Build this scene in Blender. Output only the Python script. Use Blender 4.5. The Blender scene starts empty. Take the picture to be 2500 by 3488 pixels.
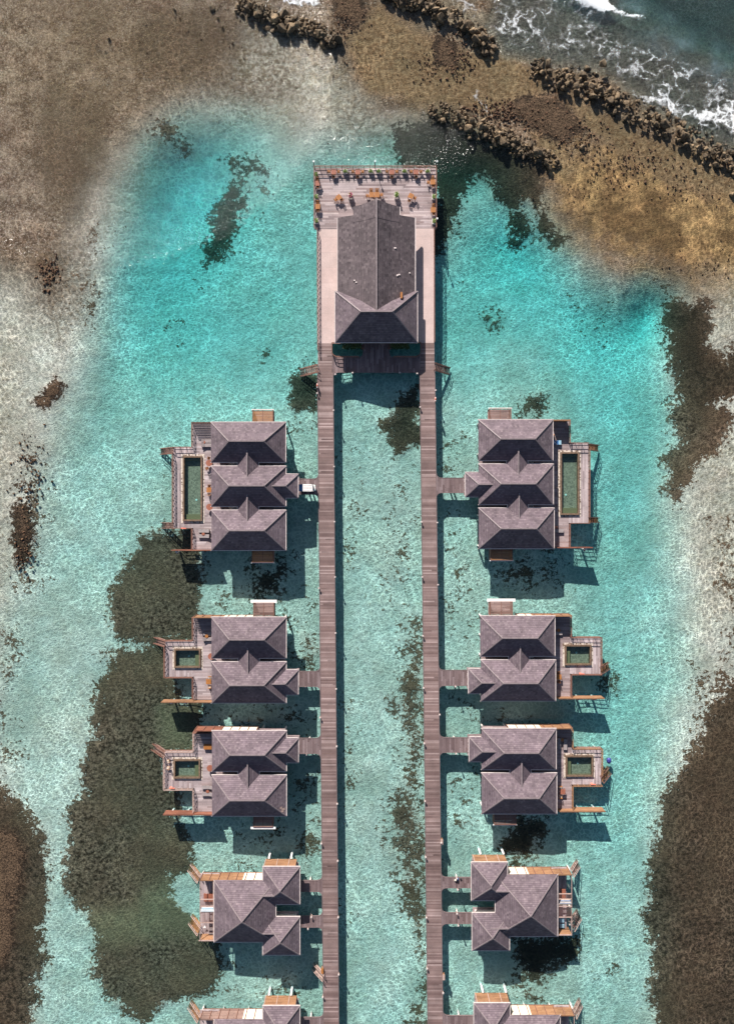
import bpy, math, random
import numpy as np
from mathutils import Vector, Matrix
C = bpy.context.scene.collection
R = math.radians
# ------------------------------------------------------------ camera, sky, sun
ZC, F, DZ = 136.6, 2700.0, 1.6          # camera height, pixels per metre at 1 m, deck level
sc = bpy.context.scene
cam = bpy.data.cameras.new('camera'); co = bpy.data.objects.new('camera', cam); C.objects.link(co)
co.location = (0, 0, ZC); co.rotation_euler = (0, 0, 0)
cam.sensor_fit = 'VERTICAL'; cam.sensor_height = 36; cam.sensor_width = 36
cam.lens = F/3488*36; cam.clip_end = 3000; cam.clip_start = 1
sc.camera = co
SUN_EL = 29.3
az = R(18.5)
sd = Vector((-math.sin(az)*math.cos(R(SUN_EL)), math.cos(az)*math.cos(R(SUN_EL)), math.sin(R(SUN_EL))))
w = bpy.data.worlds.new('World'); sc.world = w; w.use_nodes = True
nt = w.node_tree; bg = nt.nodes['Background']
sky = nt.nodes.new('ShaderNodeTexSky'); sky.sky_type = 'NISHITA'; sky.sun_disc = False
sky.sun_elevation = R(SUN_EL); sky.sun_rotation = -az
nt.links.new(sky.outputs[0], bg.inputs[0]); bg.inputs[1].default_value = 0.05
sl = bpy.data.lights.new('sun', 'SUN'); sl.energy = 5.0; sl.angle = R(0.5); sl.color = (1.0, 0.93, 0.86)
so = bpy.data.objects.new('sun', sl); C.objects.link(so)
so.rotation_euler = sd.to_track_quat('Z', 'Y').to_euler()
sc.view_settings.view_transform = 'Standard'; sc.view_settings.look = 'None'
sc.view_settings.exposure = 0.8; sc.view_settings.gamma = 1
sc.render.engine = 'CYCLES'
sc.cycles.max_bounces = 6; sc.cycles.transparent_max_bounces = 12; sc.cycles.sample_clamp_indirect = 4

def X(px, z=DZ): return (px-1250)*(ZC-z)/F
def Y(py, z=DZ): return -(py-1744)*(ZC-z)/F
def P(px, py, z=DZ): return Vector((X(px, z), Y(py, z), z))

# ------------------------------------------------------------ materials
M = {}
class NT:
    def __init__(s, name):
        s.m = bpy.data.materials.new(name); s.m.use_nodes = True; s.t = s.m.node_tree
        s.b = s.t.nodes['Principled BSDF']; M[name] = s.m
    def n(s, typ, **kw):
        x = s.t.nodes.new('ShaderNode'+typ)
        for k, v in kw.items():
            if k.startswith('i_'):
                key = k[2:]; key = int(key) if key.isdigit() else key.replace('_', ' ')
                inp = x.inputs[key]
                if isinstance(v, tuple) and len(v) == 3 and inp.type == 'RGBA': v = v+(1,)
                if hasattr(v, 'is_output'): s.t.links.new(v, inp)
                else: inp.default_value = v
            else: setattr(x, k, v)
        return x
    def l(s, a, b): s.t.links.new(a, b)
    def math(s, op, a, b=None, c=None, clamp=False):
        x = s.t.nodes.new('ShaderNodeMath'); x.operation = op; x.use_clamp = clamp
        for i, v in enumerate((a, b, c)):
            if v is None: continue
            if hasattr(v, 'is_output'): s.l(v, x.inputs[i])
            else: x.inputs[i].default_value = v
        return x.outputs[0]
    def mix(s, f, a, b, mode='MIX'):
        x = s.t.nodes.new('ShaderNodeMix'); x.data_type = 'RGBA'; x.blend_type = mode
        for v, i in ((f, 0), (a, 6), (b, 7)):
            if hasattr(v, 'is_output'): s.l(v, x.inputs[i])
            else: x.inputs[i].default_value = (v+(1,)) if isinstance(v, tuple) else v
        return x.outputs[2]
    def noise(s, co, scale, det=3, rough=.55, dist=0):
        x = s.n('TexNoise'); x.inputs['Scale'].default_value = scale; x.inputs['Detail'].default_value = det
        x.inputs['Roughness'].default_value = rough; x.inputs['Distortion'].default_value = dist
        if co is not None: s.l(co, x.inputs['Vector'])
        return x.outputs['Fac']
    def ramp(s, f, a, b, smooth=True):
        x = s.n('MapRange'); x.clamp = True; x.interpolation_type = 'SMOOTHSTEP' if smooth else 'LINEAR'
        s.l(f, x.inputs[0]); x.inputs[1].default_value = a; x.inputs[2].default_value = b
        return x.outputs[0]
    def bump(s, h, st, dist=.05):
        x = s.n('Bump'); x.inputs['Strength'].default_value = st; x.inputs['Distance'].default_value = dist
        s.l(h, x.inputs['Height']); s.l(x.outputs[0], s.b.inputs['Normal']); return x

def plain(name, col, rough=.6, var=.15, metal=0):
    q = NT(name); tc = q.n('TexCoord').outputs['Object']
    f = q.noise(tc, 2.5, 4); dk = tuple(c*(1-var) for c in col); lt = tuple(min(1, c*(1+var)) for c in col)
    q.l(q.mix(q.ramp(f, .3, .7), dk, lt), q.b.inputs['Base Color'])
    q.b.inputs['Roughness'].default_value = rough; q.b.inputs['Metallic'].default_value = metal
    return q.m

def boards(name, axis, wid, ln, cols, rough=.75, joint=.5, bstr=.25, groove=.12, blotch=(.25, .35)):
    """rows of boards / shingles in metre UVs; axis 0: boards run along u"""
    q = NT(name); uv = q.n('UVMap').outputs[0]; sp = q.n('SeparateXYZ'); q.l(uv, sp.inputs[0])
    u, v = (sp.outputs[0], sp.outputs[1]) if axis == 0 else (sp.outputs[1], sp.outputs[0])
    rowf = q.math('DIVIDE', v, wid); row = q.math('FLOOR', rowf)
    wn = q.n('TexWhiteNoise', noise_dimensions='1D'); q.l(row, wn.inputs['W'])
    uo = q.math('ADD', q.math('DIVIDE', u, ln), wn.outputs[0]); cell = q.math('FLOOR', uo)
    cb = q.n('CombineXYZ'); q.l(row, cb.inputs[0]); q.l(cell, cb.inputs[1])
    w2 = q.n('TexWhiteNoise', noise_dimensions='3D'); q.l(cb.outputs[0], w2.inputs['Vector'])
    cr = q.n('ValToRGB'); e = cr.color_ramp.elements
    n = len(cols)
    for i, c in enumerate(cols):
        el = e[i] if i < 2 else e.new(1)
        el.position = i/(n-1) if n > 1 else 0
    for i, el in enumerate(sorted(e, key=lambda t: t.position)): el.color = tuple(cols[i])+(1,)
    q.l(w2.outputs['Value'], cr.inputs[0])
    fr = q.math('FRACT', rowf)
    g = q.math('MINIMUM', q.ramp(fr, 0, groove), q.ramp(q.math('SUBTRACT', 1, fr), 0, groove))
    fc = q.math('FRACT', uo)
    g2 = q.ramp(fc, 0, .04*(1 if ln > 1 else 2))
    g = q.math('MULTIPLY', g, q.math('MAXIMUM', g2, .3))
    tc = q.n('TexCoord').outputs['Object']
    bl = q.noise(tc, blotch[0], 4, .6)
    k = q.math('ADD', q.math('MULTIPLY', q.ramp(bl, .25, .75, False), blotch[1]*2), 1-blotch[1])
    fine = q.noise(tc, 7, 3)
    k = q.math('MULTIPLY', k, q.math('ADD', q.math('MULTIPLY', fine, .5), .75))
    k = q.math('MULTIPLY', k, q.math('ADD', q.math('MULTIPLY', g, joint), 1-joint))
    if 'shingle' in name: k = q.math('MULTIPLY', k, q.math('ADD', .93, q.math('MULTIPLY', q.n('ObjectInfo').outputs['Random'], .14)))
    col = q.mix(1.0, cr.outputs[0], (1, 1, 1), 'MULTIPLY')
    cc = q.n('VectorMath', operation='SCALE'); q.l(col, cc.inputs[0]); q.l(k, cc.inputs['Scale'])
    q.l(cc.outputs[0], q.b.inputs['Base Color']); q.b.inputs['Roughness'].default_value = rough
    q.bump(q.math('ADD', g, q.math('MULTIPLY', w2.outputs['Value'], .5)), bstr, .03)
    return q.m

W1 = [(.135,.085,.080), (.18,.12,.113), (.225,.155,.145), (.155,.10,.093), (.30,.22,.21), (.17,.11,.10)]
G1 = [(.24,.19,.195), (.34,.28,.285), (.42,.355,.36), (.29,.225,.225), (.50,.43,.44)]
G2 = [(.20,.15,.155), (.27,.21,.21), (.34,.27,.27), (.23,.165,.16), (.40,.33,.335)]
boards('boardwalk_wood', 0, .24, 40, W1+[(.36,.27,.26)], blotch=(.35, .3), joint=.35)
boards('gangway_wood', 1, .28, 2.5, [(c[0]*.85, c[1]*.88, c[2]*.95) for c in W1], blotch=(.5, .2))
boards('deck_wood', 0, .28, 3.0, G1, joint=.4)
boards('deck_wood_across', 1, .28, 3.0, G1, joint=.4)
boards('deck_brown', 0, .28, 3.0, G2, joint=.4)
boards('restaurant_wood', 0, .3, 4.0, G2+[(.44,.36,.35)], joint=.4)
boards('shingle', 0, .32, .36, [(.105,.077,.093), (.155,.118,.137), (.128,.095,.112), (.195,.152,.168)], rough=.85, joint=.42, bstr=.5, groove=.2, blotch=(.55, .3))
boards('shingle_dark', 0, .36, .42, [(.062,.045,.052), (.115,.088,.096), (.085,.064,.071), (.15,.118,.124)], rough=.8, joint=.4, bstr=.35, groove=.2, blotch=(.5, .28))
boards('fence_wood', 0, .22, 2.2, [(.25,.125,.06), (.32,.17,.09), (.21,.10,.05)], joint=.5)
boards('fence_red', 0, .22, 2.2, [(.20,.075,.045), (.26,.10,.06), (.17,.06,.04)], joint=.5)
boards('slat_dark', 0, .2, 4, [(.19,.11,.09), (.28,.18,.15), (.14,.08,.07)], joint=.75)
boards('slat_orange', 0, .2, 4, [(.30,.14,.05), (.40,.20,.08), (.24,.11,.045)], joint=.75)
plain('ridge', (.22,.178,.185)); plain('rail_wood', (.20,.095,.07)); plain('rail_dark', (.12,.06,.05))
plain('rail_pale', (.42,.30,.26)); plain('gutter', (.62,.54,.52)); plain('plaster', (.66,.56,.52), .8)
boards('terrace', 0, 2.6, 2.6, [(.50,.39,.365), (.54,.42,.395), (.52,.395,.37)], rough=.85, joint=.12, bstr=.05, groove=.02, blotch=(.35, .14)); plain('white', (.80,.79,.77), .5, .05)
plain('concrete', (.62,.58,.54), .8); plain('teak', (.36,.145,.04), .5); plain('teak_red', (.30,.11,.07), .5)
plain('teak_dark', (.20,.08,.03), .5); plain('cushion', (.30,.26,.26), .9); plain('cream', (.72,.62,.50), .8)
plain('soil', (.10,.07,.04)); plain('navy', (.02,.03,.09)); plain('blue', (.05,.16,.38), .5)
plain('black', (.02,.02,.025)); plain('red', (.60,.07,.05), .5); plain('coral_red', (.75,.22,.15), .5)
plain('pale_blue', (.30,.50,.62), .8); plain('tile_light', (.55,.85,.85), .3); plain('glass_dark', (.03,.035,.05), .15)
plain('float_blue', (.035,.04,.22), .4, .5); plain('edge_beam', (.16,.115,.115), .8)
plain('rim_stone', (.155,.10,.065), .8, .3)
def foliage(name, a, b):
    q = NT(name); tc = q.n('TexCoord').outputs['Object']; q.l(q.mix(q.ramp(q.noise(tc, 9, 2), .35, .65), a, b), q.b.inputs['Base Color'])
foliage('leaf', (.06,.12,.015), (.22,.30,.04)); foliage('flower', (.30,.02,.09), (.55,.06,.22)); foliage('shrub_leaf', (.03,.06,.015), (.07,.11,.02))
def pebbles():
    q = NT('pebbles'); tc = q.n('TexCoord').outputs['Object']
    v = q.n('TexVoronoi'); v.inputs['Scale'].default_value = 4.5; q.l(tc, v.inputs['Vector'])
    sp = q.n('SeparateColor'); q.l(v.outputs['Color'], sp.inputs[0])
    c = q.mix(q.ramp(sp.outputs[0], .05, .45), (.15,.10,.07), (.62,.54,.47))
    q.l(c, q.b.inputs['Base Color']); q.bump(v.outputs['Distance'], .4)
pebbles()
def poolmats():
    q = NT('pool_tile'); tc = q.n('TexCoord').outputs['Object']
    v = q.n('TexVoronoi'); v.inputs['Scale'].default_value = 5; q.l(tc, v.inputs['Vector'])
    sp = q.n('SeparateColor'); q.l(v.outputs['Color'], sp.inputs[0])
    c = q.mix(sp.outputs[0], (.15,.15,.12), (.34,.33,.27)); q.l(c, q.b.inputs['Base Color'])
    q = NT('pool_bench'); q.b.inputs['Base Color'].default_value = (.22,.19,.11,1)
    q = NT('pool_water'); t = q.t
    out = t.nodes['Material Output']; t.nodes.remove(q.b)
    tr = q.n('BsdfTransparent', i_0=(.82,.90,.88)); gl = q.n('BsdfGlossy'); gl.inputs['Roughness'].default_value = .05
    bp = q.n('Bump'); bp.inputs['Strength'].default_value = .25; bp.inputs['Distance'].default_value = .1
    tc = q.n('TexCoord').outputs['Object']; q.l(q.noise(tc, 3, 3), bp.inputs['Height']); q.l(bp.outputs[0], gl.inputs['Normal'])
    mx = q.n('MixShader'); mx.inputs[0].default_value = .03
    q.l(tr.outputs[0], mx.inputs[1]); q.l(gl.outputs[0], mx.inputs[2]); q.l(mx.outputs[0], out.inputs[0])
poolmats()
def rockmat(name, a, b, c):
    q = NT(name); g = q.n('NewGeometry'); tc = g.outputs['Position']
    oi = q.n('ObjectInfo').outputs['Random']
    base = q.mix(q.ramp(q.noise(tc, .55, 2), .35, .65), a, b)
    base = q.mix(q.math('MULTIPLY', q.ramp(q.noise(tc, 3.5, 4, .7), .48, .62), .8), base, c)
    k = q.n('VectorMath', operation='SCALE'); q.l(base, k.inputs[0]); q.l(q.math('ADD', q.math('MULTIPLY', oi, .8), .6), k.inputs['Scale'])
    q.l(k.outputs[0], q.b.inputs['Base Color']); q.b.inputs['Roughness'].default_value = .85
    q.bump(q.noise(tc, 2.5, 5, .7), .6, .15)
rockmat('rock', (.10,.07,.04), (.235,.165,.095), (.035,.027,.02))
rockmat('rock_red', (.16,.075,.035), (.22,.12,.06), (.07,.045,.03))

# ------------------------------------------------------------ mesh helper
OFF = {}
class MB:
    def __init__(s): s.v = []; s.f = []
    def poly(s, pts):
        i = len(s.v); s.v += [Vector(p) for p in pts]; s.f.append(list(range(i, i+len(pts)))); return s
    def box(s, x0, x1, y0, y1, z0, z1):
        if x0 > x1: x0, x1 = x1, x0
        if y0 > y1: y0, y1 = y1, y0
        return s.hexa([(x0,y0,z0),(x1,y0,z0),(x1,y1,z0),(x0,y1,z0),(x0,y0,z1),(x1,y0,z1),(x1,y1,z1),(x0,y1,z1)])
    def hexa(s, p):
        i = len(s.v); s.v += [Vector(q) for q in p]
        for f in ((3,2,1,0),(4,5,6,7),(0,1,5,4),(1,2,6,5),(2,3,7,6),(3,0,4,7)): s.f.append([i+k for k in f])
        return s
    def rbox(s, cx, cy, z0, z1, w, d, a=0, ox=0, oy=0):
        ca, sa = math.cos(a), math.sin(a); p = []
        for z in (z0, z1):
            for dx, dy in ((-w/2,-d/2),(w/2,-d/2),(w/2,d/2),(-w/2,d/2)):
                dx += ox; dy += oy; p.append((cx+dx*ca-dy*sa, cy+dx*sa+dy*ca, z))
        return s.hexa(p)
    def bar(s, a, b, w=.06, h=None):
        a, b = Vector(a), Vector(b); h = h or w; d = (b-a).normalized()
        sx = d.cross(Vector((0,0,1)))
        if sx.length < 1e-3: sx = Vector((1,0,0))
        sx.normalize(); up = sx.cross(d).normalized(); p = []
        for q in (a, b):
            for i, j in ((-1,-1),(1,-1),(1,1),(-1,1)): p.append(q+sx*i*w/2+up*j*h/2)
        i = len(s.v); s.v += p
        for f in ((0,1,2,3),(7,6,5,4),(0,4,5,1),(1,5,6,2),(2,6,7,3),(3,7,4,0)): s.f.append([i+k for k in f])
        return s
    def cyl(s, x, y, z0, z1, r, n=12, r2=None):
        r2 = r if r2 is None else r2; i = len(s.v)
        for z, rr in ((z0, r), (z1, r2)):
            for k in range(n):
                t = 2*math.pi*k/n; s.v.append(Vector((x+rr*math.cos(t), y+rr*math.sin(t), z)))
        for k in range(n): s.f.append([i+k, i+(k+1)%n, i+n+(k+1)%n, i+n+k])
        s.f.append([i+n+k for k in range(n)]); s.f.append([i+n-1-k for k in range(n)])
        return s
    def prism(s, pts, z0, z1):
        n = len(pts); i = len(s.v)
        for z in (z0, z1): s.v += [Vector((p[0], p[1], z)) for p in pts]
        s.f.append([i+n+k for k in range(n)]); s.f.append([i+n-1-k for k in range(n)])
        for k in range(n): s.f.append([i+k, i+(k+1)%n, i+n+(k+1)%n, i+n+k])
        return s
    def build(s, name, mat, parent=None, smooth=False):
        o3 = Vector(OFF.get(parent.name, (0,0,0))) if parent is not None else Vector((0,0,0)); me = bpy.data.meshes.new(name)
        me.from_pydata([tuple(p-o3) for p in s.v], [], s.f); me.materials.append(M[mat])
        uvl = me.uv_layers.new(name='UVMap'); me.update()
        for pl in me.polygons:
            n = Vector(pl.normal)
            if abs(n.z) > .999 or n.length < .5: ua, va = Vector((1,0,0)), Vector((0,1,0))
            else: ua = Vector((0,0,1)).cross(n).normalized(); va = n.cross(ua).normalized()
            for li in pl.loop_indices:
                p = me.vertices[me.loops[li].vertex_index].co+o3; uvl.data[li].uv = (p.dot(ua), p.dot(va))
            pl.use_smooth = smooth
        ob = bpy.data.objects.new(name, me); C.objects.link(ob)
        if parent is not None: ob.parent = parent; OFF[ob.name] = tuple(o3)
        return ob
def thing(name, label, cat, loc, group=None):
    o = bpy.data.objects.new(name, None); C.objects.link(o); o.location = loc; o.empty_display_size = .3
    OFF[o.name] = tuple(loc); o['label'] = label; o['category'] = cat
    if group: o['group'] = group
    return o
def tag(o, label, cat, group=None):
    o['label'] = label; o['category'] = cat
    if group: o['group'] = group
    return o
def copy_tree(o, loc, rz=0, label=None, scale=1):
    c = o.copy(); C.objects.link(c); c.location = loc; c.rotation_euler = (0,0,rz); c.scale = (scale,)*3
    if label: c['label'] = label
    for ch in o.children:
        k = ch.copy(); C.objects.link(k); k.parent = c
        for g in ch.children:
            d = g.copy(); C.objects.link(d); d.parent = k
    return c
#@@SEABED
# ------------------------------------------------------------ seabed and water
rng = np.random.default_rng(7)
def lines(lim, fine, step):
    a = list(np.arange(-fine, fine+.001, step)); s = step; x = a[-1]
    out = []
    while x < lim: s *= 1.45; x += s; out.append(x)
    return np.array([-q for q in out[::-1]]+a+out)
def grid(name, zf, step, fx, fy, lim):
    xs, ys = lines(lim, fx, step), lines(lim, fy, step)
    gx, gy = np.meshgrid(xs, ys); z = zf(gx, gy); nx, ny = len(xs), len(ys)
    v = np.stack([gx.ravel(), gy.ravel(), z.ravel()], 1)
    i = np.arange(nx*ny).reshape(ny, nx)
    f = np.stack([i[:-1,:-1].ravel(), i[:-1,1:].ravel(), i[1:,1:].ravel(), i[1:,:-1].ravel()], 1)
    return gx, gy, v, f, i
def vnoise(x, y, s, seed):
    r = np.random.default_rng(seed).random((256, 256)); x = x/s+500.3; y = y/s+500.7
    xi = np.floor(x).astype(int); yi = np.floor(y).astype(int); fx = x-xi; fy = y-yi
    fx = fx*fx*(3-2*fx); fy = fy*fy*(3-2*fy); g = lambda a, b: r[a % 256, b % 256]
    return (g(xi,yi)*(1-fx)+g(xi+1,yi)*fx)*(1-fy)+(g(xi,yi+1)*(1-fx)+g(xi+1,yi+1)*fx)*fy
def fbm(x, y, s, seed, o=4):
    t = 0; a = .5; n = 0
    for k in range(o): t = t+a*vnoise(x, y, s, seed+k); n += a; a *= .55; s *= .5
    return t/n
def sdf(x, y, pts):
    pts = np.array(pts, float); d = np.full(x.shape, 1e18); ins = np.zeros(x.shape, bool); n = len(pts)
    for k in range(n):
        a = pts[k]; b = pts[(k+1) % n]; e = b-a; wx = x-a[0]; wy = y-a[1]
        t = np.clip((wx*e[0]+wy*e[1])/(e@e+1e-9), 0, 1); d = np.minimum(d, (wx-e[0]*t)**2+(wy-e[1]*t)**2)
        c = ((a[1] <= y) & (b[1] > y)) | ((b[1] <= y) & (a[1] > y))
        if abs(e[1]) > 1e-9: ins ^= c & (x < a[0]+(y-a[1])*e[0]/e[1])
    return np.where(ins, -1, 1)*np.sqrt(d)
TA = lambda pts: [(p[0]*.769, 400+p[1]*.769) for p in pts]
TB = lambda pts: [(1250+p[0]*.769, 400+p[1]*.769) for p in pts]
TC = lambda pts: [(p[0]*.769, 1250+p[1]*.769) for p in pts]
TD = lambda pts: [(1250+p[0]*1.353, 1250+p[1]*1.353) for p in pts]
TE = lambda pts: [(p[0]*1.353, 2150+p[1]*1.353) for p in pts]
TF = lambda pts: [(1250+p[0]*1.353, 2150+p[1]*1.353) for p in pts]
GR = [  # dark sea grass, one patch with painted deck shadow: (polygon, density)
 (TA([(700,60),(740,40),(800,40),(850,120),(820,130),(780,100),(720,90)]), .8),
 (TA([(1010,190),(1060,195),(1150,185),(1190,225),(1180,260),(1110,270),(1080,320),(1090,400),(1070,480),(1010,570),(950,650),(910,640),(900,590),(940,520),(910,460),(940,400),(970,330),(1010,300),(1050,260),(1010,240)]), .8),
 (TA([(860,650),(1000,560),(990,660),(930,780),(860,790)]), .42), (TA([(1080,200),(1300,250),(1200,420),(1090,520)]), .36),
 (TA([(1180,1035),(1200,1035),(1200,1060),(1180,1055)]), .9), (TA([(740,910),(790,915),(785,950),(745,945)]), .5),
 (TA([(1300,1170),(1350,1150),(1410,1150),(1430,1301),(1300,1285),(1280,1230)]), 1), (TA([(1350,1090),(1410,1070),(1410,1150),(1340,1130)]), .7),
 (TA([(360,440),(470,480),(500,500),(470,640),(460,780),(420,900),(430,1000),(370,980),(330,800),(380,600)]), .40),
 (TA([(700,860),(850,860),(850,1060),(720,1060)]), .26),
 (TB([(120,60),(250,30),(330,20),(450,110),(540,140),(640,170),(760,230),(780,260),(740,380),(780,400),(800,460),(880,540),(830,545),(780,480),(770,420),(700,370),(660,400),(700,440),(720,500),(650,560),(620,480),(650,420),(560,350),(550,290),(510,250),(460,250),(440,300),(400,420),(390,480),(350,570),(290,600),(290,200),(150,215),(130,150)]), .95),  # southern end beside the restaurant deck paints in the deck's shadow
 (TB([(540,570),(640,540),(720,480),(800,470),(800,560),(700,590),(560,600)]), .42),
 (TB([(534,880),(556,880),(560,900),(540,902)]), 1.2), (TB([(568,895),(592,898),(590,918),(570,916)]), 1.2),
 (TB([(900,800),(1100,830),(1120,950),(1040,1010),(900,980)]), .36), (TB([(430,720),(470,720),(470,760),(430,760)]), .45),
 (TB([(1330,830),(1400,820),(1470,820),(1490,900),(1480,970),(1500,1050),(1560,1080),(1700,900),(1700,1200),(1500,1280),(1430,1320),(1390,1230),(1360,1150),(1350,1020),(1330,920)]), 1),
 (TB([(720,1250),(770,1240),(780,1301),(720,1310)]), .9), (TB([(1240,660),(1330,670),(1340,800),(1280,740)]), .5),
 (TC([(130,370),(190,360),(230,520),(250,680),(200,760),(190,860),(215,930),(190,980),(120,990),(80,930),(60,850),(60,740),(100,620),(100,450)]), .52),
 (TC([(640,760),(720,735),(870,730),(870,800),(890,900),(880,960),(870,1060),(860,1205),(700,1205),(520,1190),(490,1090),(500,1010),(560,970),(560,880),(610,840)]), 1),
 (TC([(1290,60),(1340,50),(1405,60),(1405,160),(1330,180),(1285,130)]), 1), (TC([(1270,200),(1410,150),(1410,330),(1260,310)]), .44),
 (TC([(700,430),(760,440),(760,530),(700,530)]), .3), (TC([(1520,360),(1626,330),(1626,920),(1520,920)]), .36),
 (TC([(1150,860),(1220,870),(1290,830),(1300,900),(1220,1010),(1150,1010)]), .75), (TC([(900,1000),(1400,900),(1410,1130),(900,1100)]), .36),
 (TC([(1340,1180),(1410,1180),(1410,1310),(1340,1270)]), .7), (TC([(1255,1060),(1310,1070),(1310,1140),(1250,1130)]), .5),
 (TC([(20,1170),(110,1165),(100,1270),(60,1301),(30,1290)]), .6),
 (TD([(40,150),(70,120),(95,80),(135,55),(135,190),(80,220),(60,180)]), 1), (TD([(170,190),(250,180),(290,280),(180,290)]), .36),
 (TD([(385,100),(410,80),(440,95),(435,125),(390,125)]), .9),
 (TD([(770,-10),(960,-10),(960,50),(880,50),(840,95),(880,105),(905,130),(900,180),(870,200),(830,225),(800,290),(780,345),(745,320),(760,270),(745,240),(760,210),(800,190),(770,150),(755,110),(780,70),(765,30)]), 1),
 (TD([(20,280),(130,230),(140,739),(80,739),(40,600)]), .33), (TD([(190,580),(215,600),(210,650),(195,640)]), .7),
 (TD([(180,350),(290,480),(290,720),(250,720),(190,560)]), .34), (TD([(310,460),(500,470),(500,560),(400,590),(320,560)]), .42),
 (TD([(80,640),(150,620),(150,745),(90,745)]), .6), (TD([(850,400),(960,350),(960,739),(880,739)]), .34),
 (TE([(290,40),(380,35),(420,50),(440,110),(450,180),(500,180),(500,240),(480,300),(410,310),(420,390),(440,400),(450,470),(480,540),(470,590),(430,610),(430,680),(500,740),(530,760),(560,840),(520,900),(430,930),(380,960),(320,960),(280,910),(240,850),(260,780),(235,700),(180,650),(175,580),(185,500),(180,460),(210,400),(210,320),(250,240),(240,200),(260,120),(290,90),(275,60)]), 1),
 (TE([(0,380),(40,420),(80,450),(110,520),(130,600),(125,680),(110,740),(130,820),(100,880),(105,930),(70,1010),(-90,1010),(-90,380)]), 1),
 (TE([(15,-10),(60,-10),(60,50),(20,140),(10,130)]), .6), (TE([(5,160),(30,165),(50,270),(40,330),(0,340)]), .55),
 (TE([(860,150),(895,180),(880,300),(900,340),(860,480)]), .45), (TE([(500,560),(810,540),(810,620),(520,610)]), .38),
 (TE([(520,860),(810,840),(810,940),(460,940)]), .34), (TE([(520,180),(810,180),(810,240),(520,240)]), .40),
 (TE([(720,320),(815,330),(815,420),(730,560),(560,500),(720,470)]), .42), (TE([(770,480),(812,470),(812,560),(770,560)]), .75),
 (TE([(740,60),(812,20),(812,100),(760,100)]), .7), (TE([(860,680),(920,700),(900,730),(865,720)]), .4),
 (TF([(950,100),(900,140),(860,170),(830,240),(800,330),(740,420),(730,520),(710,580),(700,700),(720,790),(725,860),(710,900),(740,1010),(1040,1010),(1040,100)]), 1),
 (TF([(780,60),(960,40),(960,200),(820,260),(790,180)]), .42),
 (TF([(100,60),(142,40),(145,350),(130,370),(148,520),(150,560),(152,1000),(115,1000),(140,850),(120,800),(75,620),(50,540),(60,420),(90,350),(80,280),(95,220),(75,180),(80,120)]), .74),
 (TF([(380,465),(445,468),(440,500),(400,560),(340,540)]), 1), (TF([(310,490),(380,480),(380,560),(320,550)]), .45),
 (TF([(360,770),(530,770),(530,820),(450,850),(430,890),(390,870)]), .85), (TF([(355,560),(400,560),(400,600),(355,590)]), .6),
 (TF([(600,820),(640,830),(640,890),(605,890)]), .5), (TF([(360,900),(450,860),(450,940),(360,940)]), .55),
 (TF([(590,130),(620,110),(620,160),(595,160)]), .8), (TF([(190,140),(300,170),(470,200),(300,240),(190,200)]), .4),
 (TF([(190,340),(285,340),(285,560),(210,560)]), .34)]
RUB = [(-700,-700),(3300,-700),(3300,1080),(2440,1120),(2330,1040),(2240,980),(2130,990),(1990,920),(1900,800),(1820,700),(1500,560),(1250,430),(1200,380),(1080,400),(1000,440),(870,380),(700,370),(560,440),(430,580),(350,700),(280,900),(260,1000),(180,1100),(80,1000),(-700,700)]
LAG = [(470,650),(530,510),(640,430),(850,400),(980,470),(1080,520),(1400,440),(1500,460),(1720,580),(1780,700),(1880,820),(1960,960),(2100,1040),(2200,1000),(2280,1020),(2290,1250),(2330,1450),(2260,1700),(2300,2000),(2330,2300),(2250,2700),(2250,4200),(120,4200),(130,2900),(0,2500),(20,2200),(110,1900),(215,1500),(330,1200),(390,950),(420,800)]
OCE = [(1480,-700),(1690,0),(1660,110),(1720,200),(1850,230),(2050,250),(2250,390),(2500,540),(3300,900),(3300,-700)]
DEP = [(1900,-700),(2150,20),(2300,110),(2500,220),(3300,500),(3300,-700)]
GOLD = [(1850,600),(1900,500),(2020,520),(2200,560),(2500,660),(2700,720),(2700,980),(2400,960),(2200,900),(2030,850),(1920,760)]
COR = [TA([(190,1230),(240,1140),(300,1180),(290,1250),(200,1310),(185,1290)]), TC([(140,150),(290,60),(300,90),(200,200)]),
       TC([(60,600),(150,560),(180,700),(150,850),(90,900),(60,850)]), TE([(-90,470),(60,480),(90,540),(80,640),(50,700),(60,780),(20,840),(-90,840)]),
       [(1480,110),(1560,160),(1570,240),(1540,270),(1480,250),(1470,190)], [(1690,380),(1760,330),(1880,330),(1960,400),(2000,470),(1900,500),(1800,450)],
       [(1130,0),(1240,-20),(1260,60),(1210,130),(1140,80)]]
PALE = [[(860,330),(1060,360),(1000,500),(880,440),(760,440),(800,370)], [(380,760),(450,560),(640,420),(560,560),(430,760)],
        TC([(-200,-300),(100,-100),(130,250),(60,600),(20,1000),(0,1301),(-200,1301)]), [(1330,640),(1250,520),(1300,440),(1400,480)],
        TB([(1500,640),(1700,600),(1700,900),(1530,1050),(1490,900)]), [(2340,1480),(2600,1350),(2600,2150),(2400,2100)],
        [(800,260),(900,90),(1000,170),(1160,260),(1250,420),(1080,400),(900,330)]]
SAND = [[(1180,130),(1290,40),(1420,120),(1600,190),(1760,210),(1870,310),(1830,350),(1640,400),(1450,380),(1350,340),(1240,330),(1200,260)],
        [(1930,330),(2020,400),(2200,480),(2350,520),(2500,610),(2560,700),(2300,640),(2140,560),(2000,470)], [(1780,420),(1900,490),(1960,590),(1900,600),(1830,500)]]
GRN = [TE([(240,700),(330,680),(430,620),(520,720),(520,770),(400,760),(300,780),(250,760)]), TE([(400,200),(470,200),(470,280),(410,280)]), [(1950,840),(2200,900),(2200,1060),(1990,1040)]]
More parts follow.
